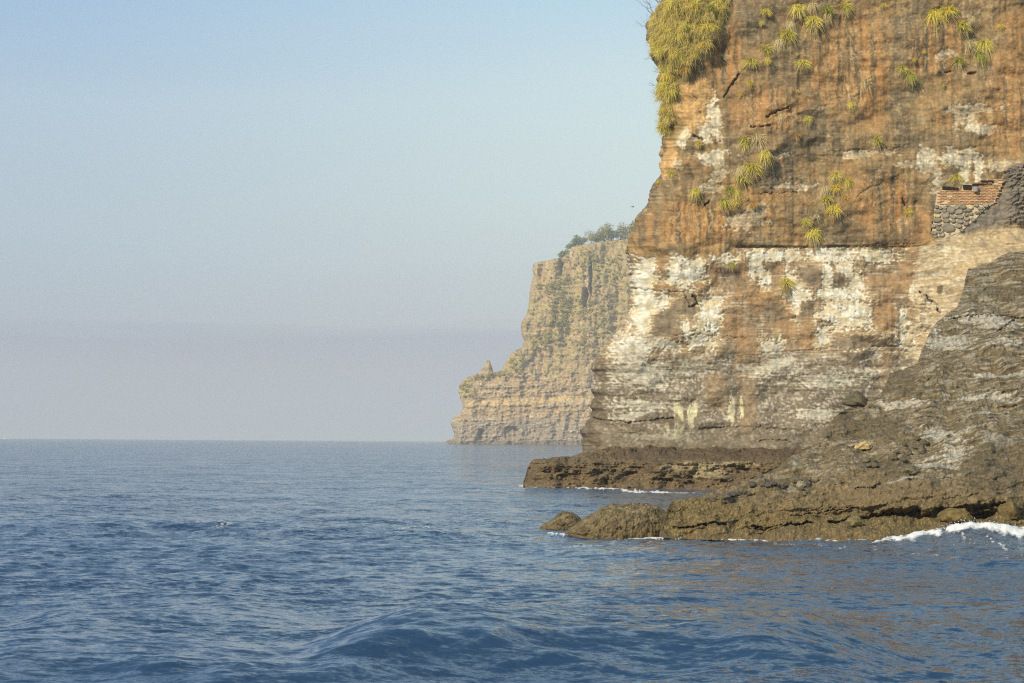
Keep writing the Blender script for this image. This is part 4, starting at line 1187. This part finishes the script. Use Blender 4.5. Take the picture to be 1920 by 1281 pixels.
def leaf_mat(name, rgb, tip, rand=0.25):
    m, n, l, p = new_mat(name)
    tc = n.new('ShaderNodeTexCoord')
    nz = n.new('ShaderNodeTexNoise'); nz.inputs['Scale'].default_value = 5; nz.inputs['Detail'].default_value = 4
    l.new(tc.outputs['Object'], nz.inputs['Vector'])
    oi = n.new('ShaderNodeObjectInfo')
    ad = n.new('ShaderNodeMath'); ad.operation = 'MULTIPLY_ADD'
    l.new(oi.outputs['Random'], ad.inputs[0]); ad.inputs[1].default_value = 0.5
    l.new(nz.outputs['Fac'], ad.inputs[2])
    mr = n.new('ShaderNodeMapRange'); l.new(ad.outputs[0], mr.inputs['Value'])
    mr.inputs['From Min'].default_value = 0.45; mr.inputs['From Max'].default_value = 1.05
    mx = n.new('ShaderNodeMix'); mx.data_type = 'RGBA'
    l.new(mr.outputs[0], mx.inputs['Factor'])
    mx.inputs[6].default_value = (*alb3(rgb, 1.05), 1); mx.inputs[7].default_value = (*alb3(tip, 1.05), 1)
    l.new(mx.outputs[2], p.inputs['Base Color'])
    p.inputs['Roughness'].default_value = 0.6
    p.inputs['Specular IOR Level'].default_value = 0.2
    tr = n.new('ShaderNodeBsdfTranslucent'); l.new(mx.outputs[2], tr.inputs['Color'])
    ms = n.new('ShaderNodeMixShader'); ms.inputs[0].default_value = 0.35
    l.new(p.outputs[0], ms.inputs[1]); l.new(tr.outputs[0], ms.inputs[2])
    l.new(ms.outputs[0], n['Material Output'].inputs['Surface'])
    return m


M_GREEN = leaf_mat('leaf_yellow_green', (204, 188, 88), (236, 216, 112))
M_DEEP = leaf_mat('leaf_green', (176, 170, 80), (216, 202, 100))
M_YELLOW = leaf_mat('leaf_yellow', (226, 206, 92), (234, 204, 92))
M_ORANGE = leaf_mat('leaf_orange', (224, 184, 94), (214, 166, 88))
M_DRY = leaf_mat('dry_grass', (232, 214, 160), (214, 188, 134))
M_SKIRT = leaf_mat('dead_leaf', (204, 182, 126), (170, 146, 98))
LEAF = {'green': M_GREEN, 'deep': M_DEEP, 'yellow': M_YELLOW, 'orange': M_ORANGE, 'dry': M_DRY}
ROS = {}
for kk, mat in LEAF.items():
    ROS[kk] = []
    for v in range(6):
        if kk == 'dry':
            V, F = blades(190, 900 + v, (0.5, 1.05), 0.5 + 0.08 * v, 0.9 + 0.15 * v, 0.022, 0.8 + 0.1 * v)
        else:
            V, F = blades(170 + 24 * v, 700 + v + 10 * len(ROS), (0.4, 1.05), 0.3 + 0.09 * v, 0.75 + 0.13 * ((v * 2) % 5), 0.036, 0.85 + 0.13 * ((v * 3) % 5))
        me = mesh_np('leaf_rosette', V, F); me.materials.append(mat)
        ROS[kk].append(me)
SK = []
for v in range(2):
    V, F = blades(120, 800 + v, (0.5, 1.15), 0, 0.4, 0.026, hang=True)
    me = mesh_np('dry_skirt', V, F); me.materials.append(M_SKIRT)
    SK.append(me)
GRP = 'spiky tufts growing on the cliff face'
tuft_n = [0]


def tuft(x, y, size, kind, label, skirt=True, lift=0.0):
    p = cliff_pt(x, y + size * 0.12)
    s = size * p[1] * PX * 0.80
    tuft_n[0] += 1
    i = tuft_n[0]
    r = bpy.data.objects.new('grass_tuft', None); col.objects.link(r)
    r.location = (p[0], p[1] - 0.04 - lift, p[2])
    r.scale = (s * random.uniform(0.8, 1.2), s, s * random.uniform(0.8, 1.15))
    r.rotation_euler = (0, 0, random.uniform(-0.35, 0.35))
    tag(r, label, 'plant', GRP)
    o = link('leaf_rosette', ROS[kind][i % 6], None, r)
    if skirt and kind != 'dry':
        o = link('dry_skirt', SK[i % 2], None, r)
        o.scale = (0.9, 0.9, random.uniform(0.6, 1.05))
    return r


TUFTS = [
    (1432, 20, 27, 'yellow', 'yellow tuft alone on dark rock right of the hanging grass'),
    (1425, 43, 14, 'deep', 'tiny green sprig under the lone yellow tuft'),
    (1476, 62, 46, 'green', 'large pale green tuft with long hanging dry leaves near the top'),
    (1460, 78, 34, 'dry', 'straw coloured tuft hanging on the left of the large pale green one'),
    (1480, 44, 34, 'dry', 'straw coloured tuft just above the large pale green one'),
    (1432, 92, 34, 'green', 'upper green tuft of the pair left of the rusty curtain'),
    (1408, 114, 32, 'green', 'lower left green tuft of the pair left of the rusty curtain'),
    (1436, 114, 18, 'yellow', 'small yellow tuft at the right foot of the green pair'),
    (1502, 118, 32, 'green', 'single round green tuft at the left edge of the rusty curtain'),
    (1493, 103, 10, 'green', 'tiny tuft just above the round one by the rusty curtain'),
    (1405, 158, 20, 'yellow', 'small bright yellow tuft right of the black slanting crack'),
    (1386, 179, 10, 'green', 'tiny tuft at the lower end of the black slanting crack'),
    (1492, 172, 9, 'yellow', 'tiny tuft above the dry straw in the orange rock'),
    (1496, 12, 40, 'green', 'leftmost green tuft of the row along the top edge'),
    (1524, 36, 46, 'green', 'lowest wide green tuft hanging from the row along the top edge'),
    (1520, 8, 36, 'dry', 'straw tuft between green ones in the row along the top edge'),
    (1550, 18, 36, 'deep', 'dark green tuft in the middle of the row along the top edge'),
    (1582, 8, 34, 'green', 'rightmost yellow green tuft of the row along the top edge'),
    (1656, 7, 15, 'yellow', 'small yellow tuft alone at the top edge above the rusty curtain'),
    (1752, 22, 40, 'yellow', 'left half of the big golden tuft high on the right'),
    (1776, 16, 44, 'yellow', 'right half of the big golden tuft high on the right'),
    (1793, 20, 16, 'green', 'small tuft touching the right side of the big golden one'),
    (1800, 48, 44, 'green', 'green tuft below the big golden one and above dry straw'),
    (1812, 82, 36, 'dry', 'pale straw hanging between green tufts on the upper right'),
    (1845, 78, 40, 'green', 'upper bright green tuft of the twin at the upper right'),
    (1832, 100, 36, 'deep', 'lower dark green tuft of the twin at the upper right'),
    (1796, 110, 34, 'deep', 'vivid green tuft with drooping straw below the twin'),
    (1876, 48, 18, 'yellow', 'small spiky yellow tuft right of the twin'),
    (1820, 34, 30, 'dry', 'dry brown scrub right of the green tuft below the golden one'),
    (1756, 55, 10, 'dry', 'tiny tuft on bare rock under the big golden one'),
    (1688, 126, 28, 'green', 'upper left tuft of the pair on the grey bulge'),
    (1704, 140, 28, 'deep', 'lower right tuft of the pair on the grey bulge'),
    (1712, 113, 13, 'yellow', 'small yellow tuft at the foot of two bare stems'),
    (1732, 97, 12, 'yellow', 'tiny yellow tuft right of the two bare stems'),
    (1770, 160, 12, 'yellow', 'tiny yellow tuft alone below the vivid green one'),
    (1620, 152, 40, 'dry', 'dome of pale dry straw on the rusty curtain'),
    (1591, 178, 24, 'dry', 'small dry straw above a green tuft under the rusty curtain'),
    (1591, 195, 24, 'green', 'green tuft at the foot of the rusty curtain'),
    (1465, 218, 28, 'dry', 'dry straw hanging on the orange rock left of the bulge'),
    (1513, 222, 26, 'green', 'round green tuft alone on the grey bulge below the orange rock'),
    (1490, 256, 20, 'orange', 'small orange dying tuft on the grey rock'),
    (1398, 262, 40, 'green', 'topmost green tuft of the long diagonal chain'),
    (1416, 258, 42, 'dry', 'topmost straw tuft of the long diagonal chain'),
    (1432, 288, 40, 'green', 'bright green tuft at the right end of the long diagonal chain'),
    (1408, 312, 40, 'green', 'middle green tuft of the long diagonal chain'),
    (1385, 316, 30, 'dry', 'straw tuft at the left of the middle of the diagonal chain'),
    (1386, 334, 36, 'green', 'green tuft below the middle of the long diagonal chain'),
    (1368, 352, 34, 'deep', 'dark green tuft in the lower part of the diagonal chain'),
    (1356, 374, 34, 'deep', 'lowest left green tuft hanging from the diagonal chain'),
    (1380, 358, 26, 'green', 'green tuft at the lower right of the diagonal chain'),
    (1381, 378, 22, 'yellow', 'golden tuft at the lower end of the diagonal chain'),
    (1362, 388, 16, 'orange', 'small orange tuft at the very foot of the diagonal chain'),
    (1309, 268, 20, 'yellow', 'small yellow tuft under the dark hollow near the cliff edge'),
    (1262, 320, 22, 'green', 'green tuft close to the left edge of the cliff below the overhang'),
    (1243, 340, 18, 'yellow', 'yellow tuft on the very edge of the cliff against the sky'),
    (1304, 355, 26, 'green', 'green tuft on pale rock between the edge and the diagonal chain'),
    (1412, 382, 20, 'orange', 'orange yellow tuft right of the foot of the diagonal chain'),
    (1398, 372, 8, 'yellow', 'tiny yellow tuft between the chain and the orange yellow one'),
    (1217, 392, 14, 'dry', 'straw tuft on the sloping edge against the sky'),
    (1354, 419, 9, 'yellow', 'tiny yellow tuft on the brown rock below the diagonal chain'),
    (1568, 326, 26, 'green', 'topmost green tuft of the second cluster in mid cliff'),
    (1588, 338, 30, 'green', 'rightmost green tuft of the second cluster in mid cliff'),
    (1566, 350, 32, 'yellow', 'central yellow green tuft of the second cluster in mid cliff'),
    (1546, 352, 34, 'dry', 'straw tuft at the left of the second cluster in mid cliff'),
    (1546, 374, 30, 'green', 'lower left green tuft of the second cluster in mid cliff'),
    (1580, 370, 20, 'orange', 'orange yellow tuft at the lower right of the second cluster'),
    (1560, 388, 34, 'yellow', 'lowest yellow tuft of the second cluster in mid cliff'),
    (1528, 404, 28, 'dry', 'straw tuft linking the second cluster to the tuft above the white band'),
    (1507, 414, 28, 'green', 'upper left part of the tuft just above the white band'),
    (1524, 432, 42, 'green', 'big green tuft hanging just above the white band'),
    (1642, 262, 30, 'green', 'single round tuft above the level crack in mid cliff'),
    (1702, 394, 22, 'yellow', 'yellow tuft below a rounded grey knob in the rock'),
    (1790, 330, 26, 'green', 'faded tuft with drooping straw above the brick wall'),
    (1372, 492, 18, 'deep', 'small green tuft at the top of the white band'),
    (1473, 525, 32, 'green', 'green tuft in the white band under the bedding line'),
]
for tpl in TUFTS:
    tuft(*tpl)


def build_hanging_grass():
    """the curtain of grass over the upper left corner of the cliff: uncountable blades in clumps, plus distinct golden tufts on it"""
    poly = [(1290, -60), (1266, 0), (1242, 30), (1230, 70), (1230, 100), (1246, 108), (1244, 118), (1243, 150), (1238, 168), (1246, 195), (1236, 225), (1240, 246), (1252, 250), (1264, 222), (1262, 205), (1264, 180), (1276, 165), (1270, 140), (1284, 140), (1300, 128),
            (1308, 104), (1326, 82), (1344, 46), (1362, 22), (1366, 0), (1380, -60)]
    R = np.random.default_rng(77)

    def inside(x, y):
        c = False
        for (x0, y0), (x1, y1) in zip(poly, poly[1:] + poly[:1]):
            if (y0 > y) != (y1 > y) and x < (x1 - x0) * (y - y0) / (y1 - y0) + x0:
                c = not c
        return c
    Vs = {0: [], 1: [], 2: []}; Fs = {0: [], 1: [], 2: []}; cnt = {0: 0, 1: 0, 2: 0}
    protos = [blades(56, 300 + i, (0.4, 1.05), 0.4 + 0.07 * i, 1.0 + 0.1 * i, 0.034, 1.2, seg=3) for i in range(6)]
    n = 0
    while n < 850:
        x = R.uniform(1226, 1382); y = R.uniform(-32, 252)
        if not inside(x, y):
            continue
        n += 1
        p = cliff_pt(x, y)
        lump = fbm(np.array([x / 22]), np.array([y / 22]), 2, 66)[0]
        if lump < -0.15 and R.random() < 0.5:
            continue
        s = R.uniform(0.24, 0.72)
        V, F = protos[R.integers(6)]
        a = R.uniform(-0.7, 0.7)
        if x - np.interp(y, [q[0] for q in CL_SIL], [q[1] for q in CL_SIL]) < 14:
            a -= 0.9
        Rm = np.array([[math.cos(a), -math.sin(a), 0], [math.sin(a), math.cos(a), 0], [0, 0, 1]])
        W = (V * s) @ Rm.T + p + np.array([0, -0.05 - 0.65 * max(lump, 0), 0])
        g = int(np.clip(1 + lump * 1.6 + R.normal(0, 0.55), 0, 2.99))
        Vs[g].append(W); Fs[g].append(F + cnt[g]); cnt[g] += len(W)
    mats = [leaf_mat('grass_olive', (184, 164, 92), (220, 198, 112)), leaf_mat('grass_straw', (228, 206, 122), (212, 188, 112)), leaf_mat('grass_gold', (232, 210, 88), (220, 208, 92))]
    for g in range(3):
        pass
    V = np.concatenate([v for g in range(3) for v in Vs[g]])
    F = []; off = 0; mi = []
    for g in range(3):
        f = np.concatenate(Fs[g]) + off
        F.append(f); off += cnt[g]; mi.append(np.full(len(f), g, np.int32))
    me = mesh_np('hanging_grass', V, np.concatenate(F))
    for m in mats: me.materials.append(m)
    me.polygons.foreach_set('material_index', np.concatenate(mi))
    o = link('hanging_grass', me)
    tag(o, 'thick curtain of yellow grass over the upper left corner of the cliff', 'grass', kind='stuff')


build_hanging_grass()
HG = [(1325, 52, 34, 'yellow', 'bright golden tuft near the right side of the hanging grass'), (1318, 88, 28, 'yellow', 'golden tuft low on the right side of the hanging grass'), (1350, 14, 34, 'yellow', 'golden tuft in the upper right corner of the hanging grass'),
      (1284, 70, 26, 'green', 'green tuft in the middle of the hanging grass'), (1275, 100, 26, 'yellow', 'golden tuft below the middle of the hanging grass'), (1288, 128, 26, 'orange', 'rusty tuft at the lower right lobe of the hanging grass'),
      (1256, 142, 30, 'yellow', 'golden tuft on the narrow lower tongue of the hanging grass'), (1250, 172, 26, 'yellow', 'golden tuft at the neck of the lower tongue of grass'), (1246, 236, 34, 'green', 'green tuft at the very tip of the hanging grass'),
      (1236, 122, 16, 'orange', 'small orange clump sticking out against the sky'), (1240, 90, 26, 'orange', 'rusty clump at the left edge of the hanging grass'), (1310, 12, 34, 'orange', 'rusty tuft at the top of the hanging grass'),
      (1250, 205, 20, 'yellow', 'small golden clump above the tip of the hanging grass'), (1330, 20, 30, 'deep', 'dark green tuft at the top right of the hanging grass')]
for x, y, s_, k_, lb in HG:
    tuft(x, y, s_, k_, lb, skirt=True, lift=0.22)


# ---- bare branching shrubs
def tube(V, F, a, b, ra, rb, k=5):
    a, b = Vector(a), Vector(b)
    d = (b - a).normalized()
    u = d.orthogonal().normalized(); w = d.cross(u)
    i0 = len(V)
    for p, r in ((a, ra), (b, rb)):
        for j in range(k):
            t = 2 * math.pi * j / k
            V.append(p + (u * math.cos(t) + w * math.sin(t)) * r)
    for j in range(k):
        jj = (j + 1) % k
        F.append((i0 + j, i0 + jj, i0 + k + jj, i0 + k + j))


def branch(V, F, tips, p, d, l, r, lev, R, curve=0.25, nch=(2, 3)):
    segs = 3
    for s in range(segs):
        q = p + d * l / segs
        tube(V, F, p, q, r, r * 0.82, 5 if lev > 1 else 4)
        p = q; r *= 0.82
        d = (d + Vector((R.gauss(0, curve), R.gauss(0, curve), R.gauss(0.08, curve)))).normalized()
    if lev == 0:
        tips.append((p, d)); return
    for _ in range(R.randint(*nch)):
        dd = (d + Vector((R.gauss(0, 0.55), R.gauss(0, 0.55), R.gauss(0.1, 0.5)))).normalized()
        branch(V, F, tips, p, dd, l * R.uniform(0.6, 0.85), r * 0.8, lev - 1, R, curve, nch)


M_TWIG = plain_mat('grey_twig', (140, 128, 116), var=0.2, scale=8)
M_DARKTWIG = plain_mat('dark_leaf', (92, 92, 84), var=0.3, scale=8)


def bare_shrub(x, y, h, seed, dirv, label, lev=3, r=0.03, mat=None, name='bare_shrub'):
    p = cliff_pt(x, y)
    R = random.Random(seed)
    o = bpy.data.objects.new(name, None); col.objects.link(o)
    o.location = p
    tag(o, label, 'shrub')
    for i in range(2):
        V, F, T = [], [], []
        dv = (Vector(dirv) + Vector((R.gauss(0, .25), R.gauss(0, .15), R.gauss(0, .2)))).normalized()
        branch(V, F, T, Vector((0.02 * i, 0, 0)), dv, h, r, lev, R, 0.16)
        link('branch', mesh_np('branch', np.array([list(v) for v in V]), np.array(F)), mat or M_TWIG, o)
    return o


bare_shrub(1246, 30, 0.62, 3, (-0.8, 0.0, 0.7), 'leafless grey shrub against the sky at the top of the cliff', 3, 0.036)
bare_shrub(1256, 8, 0.55, 8, (-0.6, 0.0, 0.9), 'bare grey twigs rising at the top edge above the shrub', 3, 0.032)
bare_shrub(1236, 56, 0.50, 5, (-1.0, 0.0, 0.35), 'lower leafless shrub sticking out left from the hanging grass', 3, 0.028)
bare_shrub(1720, 112, 0.62, 14, (-0.5, -0.25, 0.85), 'two long bare stems on the rock of the upper right', 1, 0.02)
bare_shrub(1512, 405, 0.42, 16, (0.0, -0.3, 0.9), 'dry twigs on the rock above the green tuft over the white band', 2, 0.014)
for i, (x, y, lb) in enumerate(((1238, 80, 'dark sprig poking into the sky beside the rusty clump'), (1238, 108, 'dark sprig against the sky just above the orange clump'), (1244, 136, 'upper dark sprig beside the lower tongue of grass'),
                                (1244, 160, 'dark sprig against the sky at the neck of the grass tongue'), (1246, 178, 'lower dark sprig beside the tongue of grass'), (1242, 234, 'dark sprig at the tip of the hanging grass'))):
    o = bare_shrub(x, y, 0.26, 30 + i, (-1, -0.1, 0.0), lb, 2, 0.012, M_DARKTWIG, 'leafy_sprig')
    o['category'] = 'plant'


# ================================================================ trees and scrub of the far headland
def leaf_cloud(n, seed, rx, ry, rz, size):
    R = np.random.default_rng(seed)
    nl = 9
    cen = R.normal(0, 1, (nl, 3)); cen /= np.linalg.norm(cen, axis=1)[:, None]
    cen *= R.uniform(0.25, 0.75, (nl, 1))
    V = []; F = []
    for i in range(n):
        c = cen[R.integers(nl)]
        d = R.normal(0, 1, 3); d /= np.linalg.norm(d)
        p = c + d * 0.38 * R.random() ** 0.35
        p = p * np.array([rx, ry, rz])
        a = R.normal(0, 1, 3); a /= np.linalg.norm(a)
        b = np.cross(a, R.normal(0, 1, 3)); b /= np.linalg.norm(b)
        s = size * R.uniform(0.6, 1.3)
        k = len(V)
        V += [p - a * s, p - b * s * .6, p + a * s, p + b * s * .6]
        F.append((k, k + 1, k + 2, k + 3))
    return np.array(V), np.array(F)


M_LG = leaf_mat('crown_green', (140, 146, 88), (114, 128, 84))
M_LO = leaf_mat('crown_olive', (176, 166, 104), (150, 146, 96))
M_LB = leaf_mat('crown_bare', (168, 152, 130), (180, 160, 132))
M_TR = plain_mat('tree_bark', (112, 98, 84), var=0.2, scale=1)
TREE_V = {}


def tree(x, y, w, h, kind, label, seed):
    p = head_pt(x, y)
    s = p[1] * PX
    o = bpy.data.objects.new('headland_tree', None); col.objects.link(o)
    o.location = p + np.array([0, 4.0, -1.0])
    o.rotation_euler = (0, 0, seed * 1.3)
    tag(o, label, 'tree', 'trees on top of the far headland')
    R = random.Random(seed)
    V, F, T = [], [], []
    H, W = h * s * 1.35, w * s * 1.25
    branch(V, F, T, Vector((0, 0, -0.5)), Vector((R.gauss(0, .1), R.gauss(0, .1), 1)).normalized(), H * 0.34, H * 0.03, 3, R, 0.18)
    link('trunk', mesh_np('trunk', np.array([list(v) for v in V]), np.array(F)), M_TR, o)
    nl = {'green': 900, 'olive': 650, 'bare': 300}[kind]
    V, F = leaf_cloud(nl, seed, W * 0.52, W * 0.5, H * 0.46, H * (0.05 if kind != 'bare' else 0.028))
    c = link('crown', mesh_np('crown', V, F, smooth=False), {'green': M_LG, 'olive': M_LO, 'bare': M_LB}[kind], o)
    c.location = (0, 0, H * 0.48)


TREES = [(1082, 462, 30, 24, 'green', 'low green tree at the left end of the headland trees'), (1057, 483, 20, 18, 'green', 'small lone dark green bush on the step of the headland'), (1070, 468, 18, 16, 'green', 'green bush leaning over the step left of the trees'),
         (1102, 456, 30, 28, 'bare', 'leafless grey tree next to the low green one'), (1114, 456, 24, 22, 'olive', 'low olive tree in front of the leafless grey one'), (1134, 453, 34, 36, 'olive', 'tall olive tree in the middle of the headland trees'),
         (1150, 452, 30, 26, 'green', 'dark green tree in the middle of the headland trees'), (1162, 451, 32, 34, 'bare', 'tall bare tree right of the dark green one'), (1178, 450, 32, 36, 'bare', 'bare tree second from the cliff on the headland'),
         (1194, 450, 32, 34, 'olive', 'olive tree on the headland beside the near cliff'), (1212, 449, 34, 34, 'bare', 'bare tree half hidden by the near cliff'), (1124, 455, 22, 18, 'green', 'small green bush under the tall olive tree'),
         (1143, 452, 26, 32, 'bare', 'slim bare tree just right of the tall olive one'), (1170, 451, 26, 26, 'olive', 'low olive tree between the two bare ones'), (1186, 450, 26, 28, 'olive', 'olive tree just left of the one beside the near cliff'), (1092, 459, 24, 18, 'olive', 'low olive bush joining the first green tree and the grey one')]
for i, t_ in enumerate(TREES):
    tree(*t_, 40 + i)

# scrub growing on the face of the headland: one uncountable mass
Rg = np.random.default_rng(9)
VV, FF, off = [], [], 0
pro = [leaf_cloud(40, 60 + i, 1.6, 1.2, 1.2, 0.55) for i in range(4)]
SCR = [(1050, 590, 22, 30), (1062, 560, 26, 20), (1088, 575, 26, 18), (1040, 605, 14, 20), (1130, 600, 22, 44), (1030, 540, 16, 14), (965, 680, 16, 14), (1150, 500, 28, 34), (1110, 490, 24, 24), (872, 722, 9, 20), (1020, 638, 20, 14), (895, 700, 10, 8), (925, 702, 24, 4), (1090, 640, 26, 20), (1060, 520, 30, 24), (1160, 560, 20, 50)]
n = 0
while n < 620:
    cx_, cy_, rx_, ry_ = SCR[Rg.integers(len(SCR))]
    x = cx_ + Rg.normal(0, 0.6) * rx_; y = cy_ + Rg.normal(0, 0.6) * ry_
    if y < 462 or y > 745: continue
    xl_ = np.interp(y, [q[0] for q in HL_SIL], [q[1] for q in HL_SIL])
    if x < xl_ + 1 or x > 1200: continue
    V, F = pro[Rg.integers(4)]
    p = head_pt(x, y)
    VV.append(V * Rg.uniform(0.35, 0.85) * [1, .6, 1] + p + np.array([0, -0.8, 0.2])); FF.append(F + off); off += len(V); n += 1
me = mesh_np('headland_scrub', np.concatenate(VV), np.concatenate(FF), smooth=False)
tag(link('headland_scrub', me, leaf_mat('scrub_leaf', (206, 180, 92), (172, 152, 78))), 'low yellow green scrub clinging to the far headland', 'scrub', kind='stuff')

# ================================================================ bird and far boat
def build_bird():
    o = bpy.data.objects.new('bird', None); col.objects.link(o)
    o.location = at(1186, 388, 150)
    o.rotation_euler = (0.1, 0.35, 0.5)
    o.scale = (0.55, 0.55, 0.55)
    tag(o, 'small dark bird flying left of the cliff', 'bird')
    m = plain_mat('dark_feather', (64, 60, 58), var=0.15)
    prof = [(-0.17, 0.004), (-0.12, 0.022), (-0.04, 0.038), (0.04, 0.036), (0.09, 0.022), (0.115, 0.026), (0.14, 0.02), (0.16, 0.006), (0.185, 0.001)]
    rg = np.array([[[x, r * math.cos(t), r * math.sin(t)] for t in np.linspace(0, 2 * math.pi, 11)] for x, r in prof])
    link('body', mesh_np('body', rg, grid_faces(*rg.shape[:2])), m, o)
    for sgn in (-1, 1):
        st = [(0.02, 0.06, -0.07, 0.0), (0.15, 0.07, -0.05, 0.05), (0.28, 0.03, -0.06, 0.06), (0.40, -0.05, -0.09, 0.03)]
        W = np.array([[[a, sgn * y, z + 0.008], [(a + b) / 2, sgn * y, z + 0.016], [b, sgn * y, z]] for y, a, b, z in st])
        link('wing', mesh_np('wing', W, grid_faces(4, 3)), m, o)
    tl = np.array([[[-0.15, -0.015, 0], [-0.15, 0.015, 0]], [[-0.25, -0.04, 0], [-0.25, 0.04, 0]]])
    link('tail', mesh_np('tail', tl, grid_faces(2, 2)), m, o)


build_bird()


def build_boat():
    D = 2600.0
    p = at(9, 820, D)
    o = bpy.data.objects.new('fishing_boat', None); col.objects.link(o)
    o.location = (p[0], D, 0.5)
    tag(o, 'tiny white boat on the horizon at the far left', 'boat')
    hull = plain_mat('white_hull', (236, 226, 214), var=0.05)
    red = plain_mat('salmon_cabin', (226, 168, 140), var=0.05)
    L = 2.6
    sec = []
    for t in np.linspace(-1, 1, 9):
        w = 0.85 * (1 - max(t, 0) ** 2.2) + 0.02
        h = 0.9 + 0.35 * max(t, 0) ** 2
        sec.append([[t * L, -w, h], [t * L, -w * 0.8, 0.1], [t * L, 0, -0.3], [t * L, w * 0.8, 0.1], [t * L, w, h], [t * L, 0, h - 0.05], [t * L, -w, h]])
    sec = np.array(sec)
    link('hull', mesh_np('hull', sec, grid_faces(*sec.shape[:2])), hull, o)
    c = link('cabin', box_mesh('cabin', 1.9, 1.1, 1.5, 0, 1, 0.08), red, o); c.location = (-0.4, 0, 1.6)
    r = link('roof', box_mesh('roof', 2.3, 1.4, 0.12, 0, 1, 0.03), hull, o); r.location = (-0.4, 0, 2.42)
    V, F = [], []
    tube(V, F, (0.8, 0, 0.9), (0.8, 0, 3.6), 0.06, 0.04)
    link('mast', mesh_np('mast', np.array([list(v) for v in V]), np.array(F)), hull, o)


build_boat()

# spray: white drops thrown up along the breaking crest (uncountable)
Rs = np.random.default_rng(4)
V, F = [], []
for i in range(500):
    x = Rs.uniform(1640, 1935)
    h = np.interp(x, [1640, 1700, 1780, 1820, 1860, 1935], [0.03, 0.15, 0.42, 0.5, 0.46, 0.3])
    q = on_sea(x, 1020)
    p = np.array([(x - 960) * PX * 52.0, 52.0 + Rs.normal(0, 0.3), h * Rs.uniform(0.85, 1.15) + abs(Rs.normal(0, 0.035)) - 0.02])
    r = Rs.uniform(0.003, 0.011)
    k = len(V)
    V += [p + np.array(v) * r for v in ((1, 0, 0), (-1, 0, 0), (0, 1, 0), (0, -1, 0), (0, 0, 1), (0, 0, -1))]
    F += [(k + a, k + b, k + c) for a, b, c in ((0, 2, 4), (2, 1, 4), (1, 3, 4), (3, 0, 4), (2, 0, 5), (1, 2, 5), (3, 1, 5), (0, 3, 5))]
tag(link('spray', mesh_np('spray', np.array(V), np.array(F)), plain_mat('white_spray', (236, 234, 228), var=0.05)), 'white spray along the wave breaking against the rocks', 'spray', kind='stuff')

# ================================================================ haze
import bmesh
b = bmesh.new()
bmesh.ops.create_cube(b, size=1.0)
me = bpy.data.meshes.new('haze'); b.to_mesh(me); b.free()
hz = link('haze', me)
hz.scale = (12400, 6300, 185)
hz.location = (0, 3000, 185 / 2 - 2.9)
hm = bpy.data.materials.new('haze_air'); hm.use_nodes = True
hn = hm.node_tree.nodes; hn.clear()
ho = hn.new('ShaderNodeOutputMaterial'); hv = hn.new('ShaderNodeVolumePrincipled')
hv.inputs['Color'].default_value = (0.92, 0.955, 1.0, 1)
hv.inputs['Density'].default_value = HAZE_DENSITY
hv.inputs['Anisotropy'].default_value = 0.0
hm.node_tree.links.new(hv.outputs[0], ho.inputs['Volume'])
me.materials.append(hm)
tag(hz, kind='stuff')
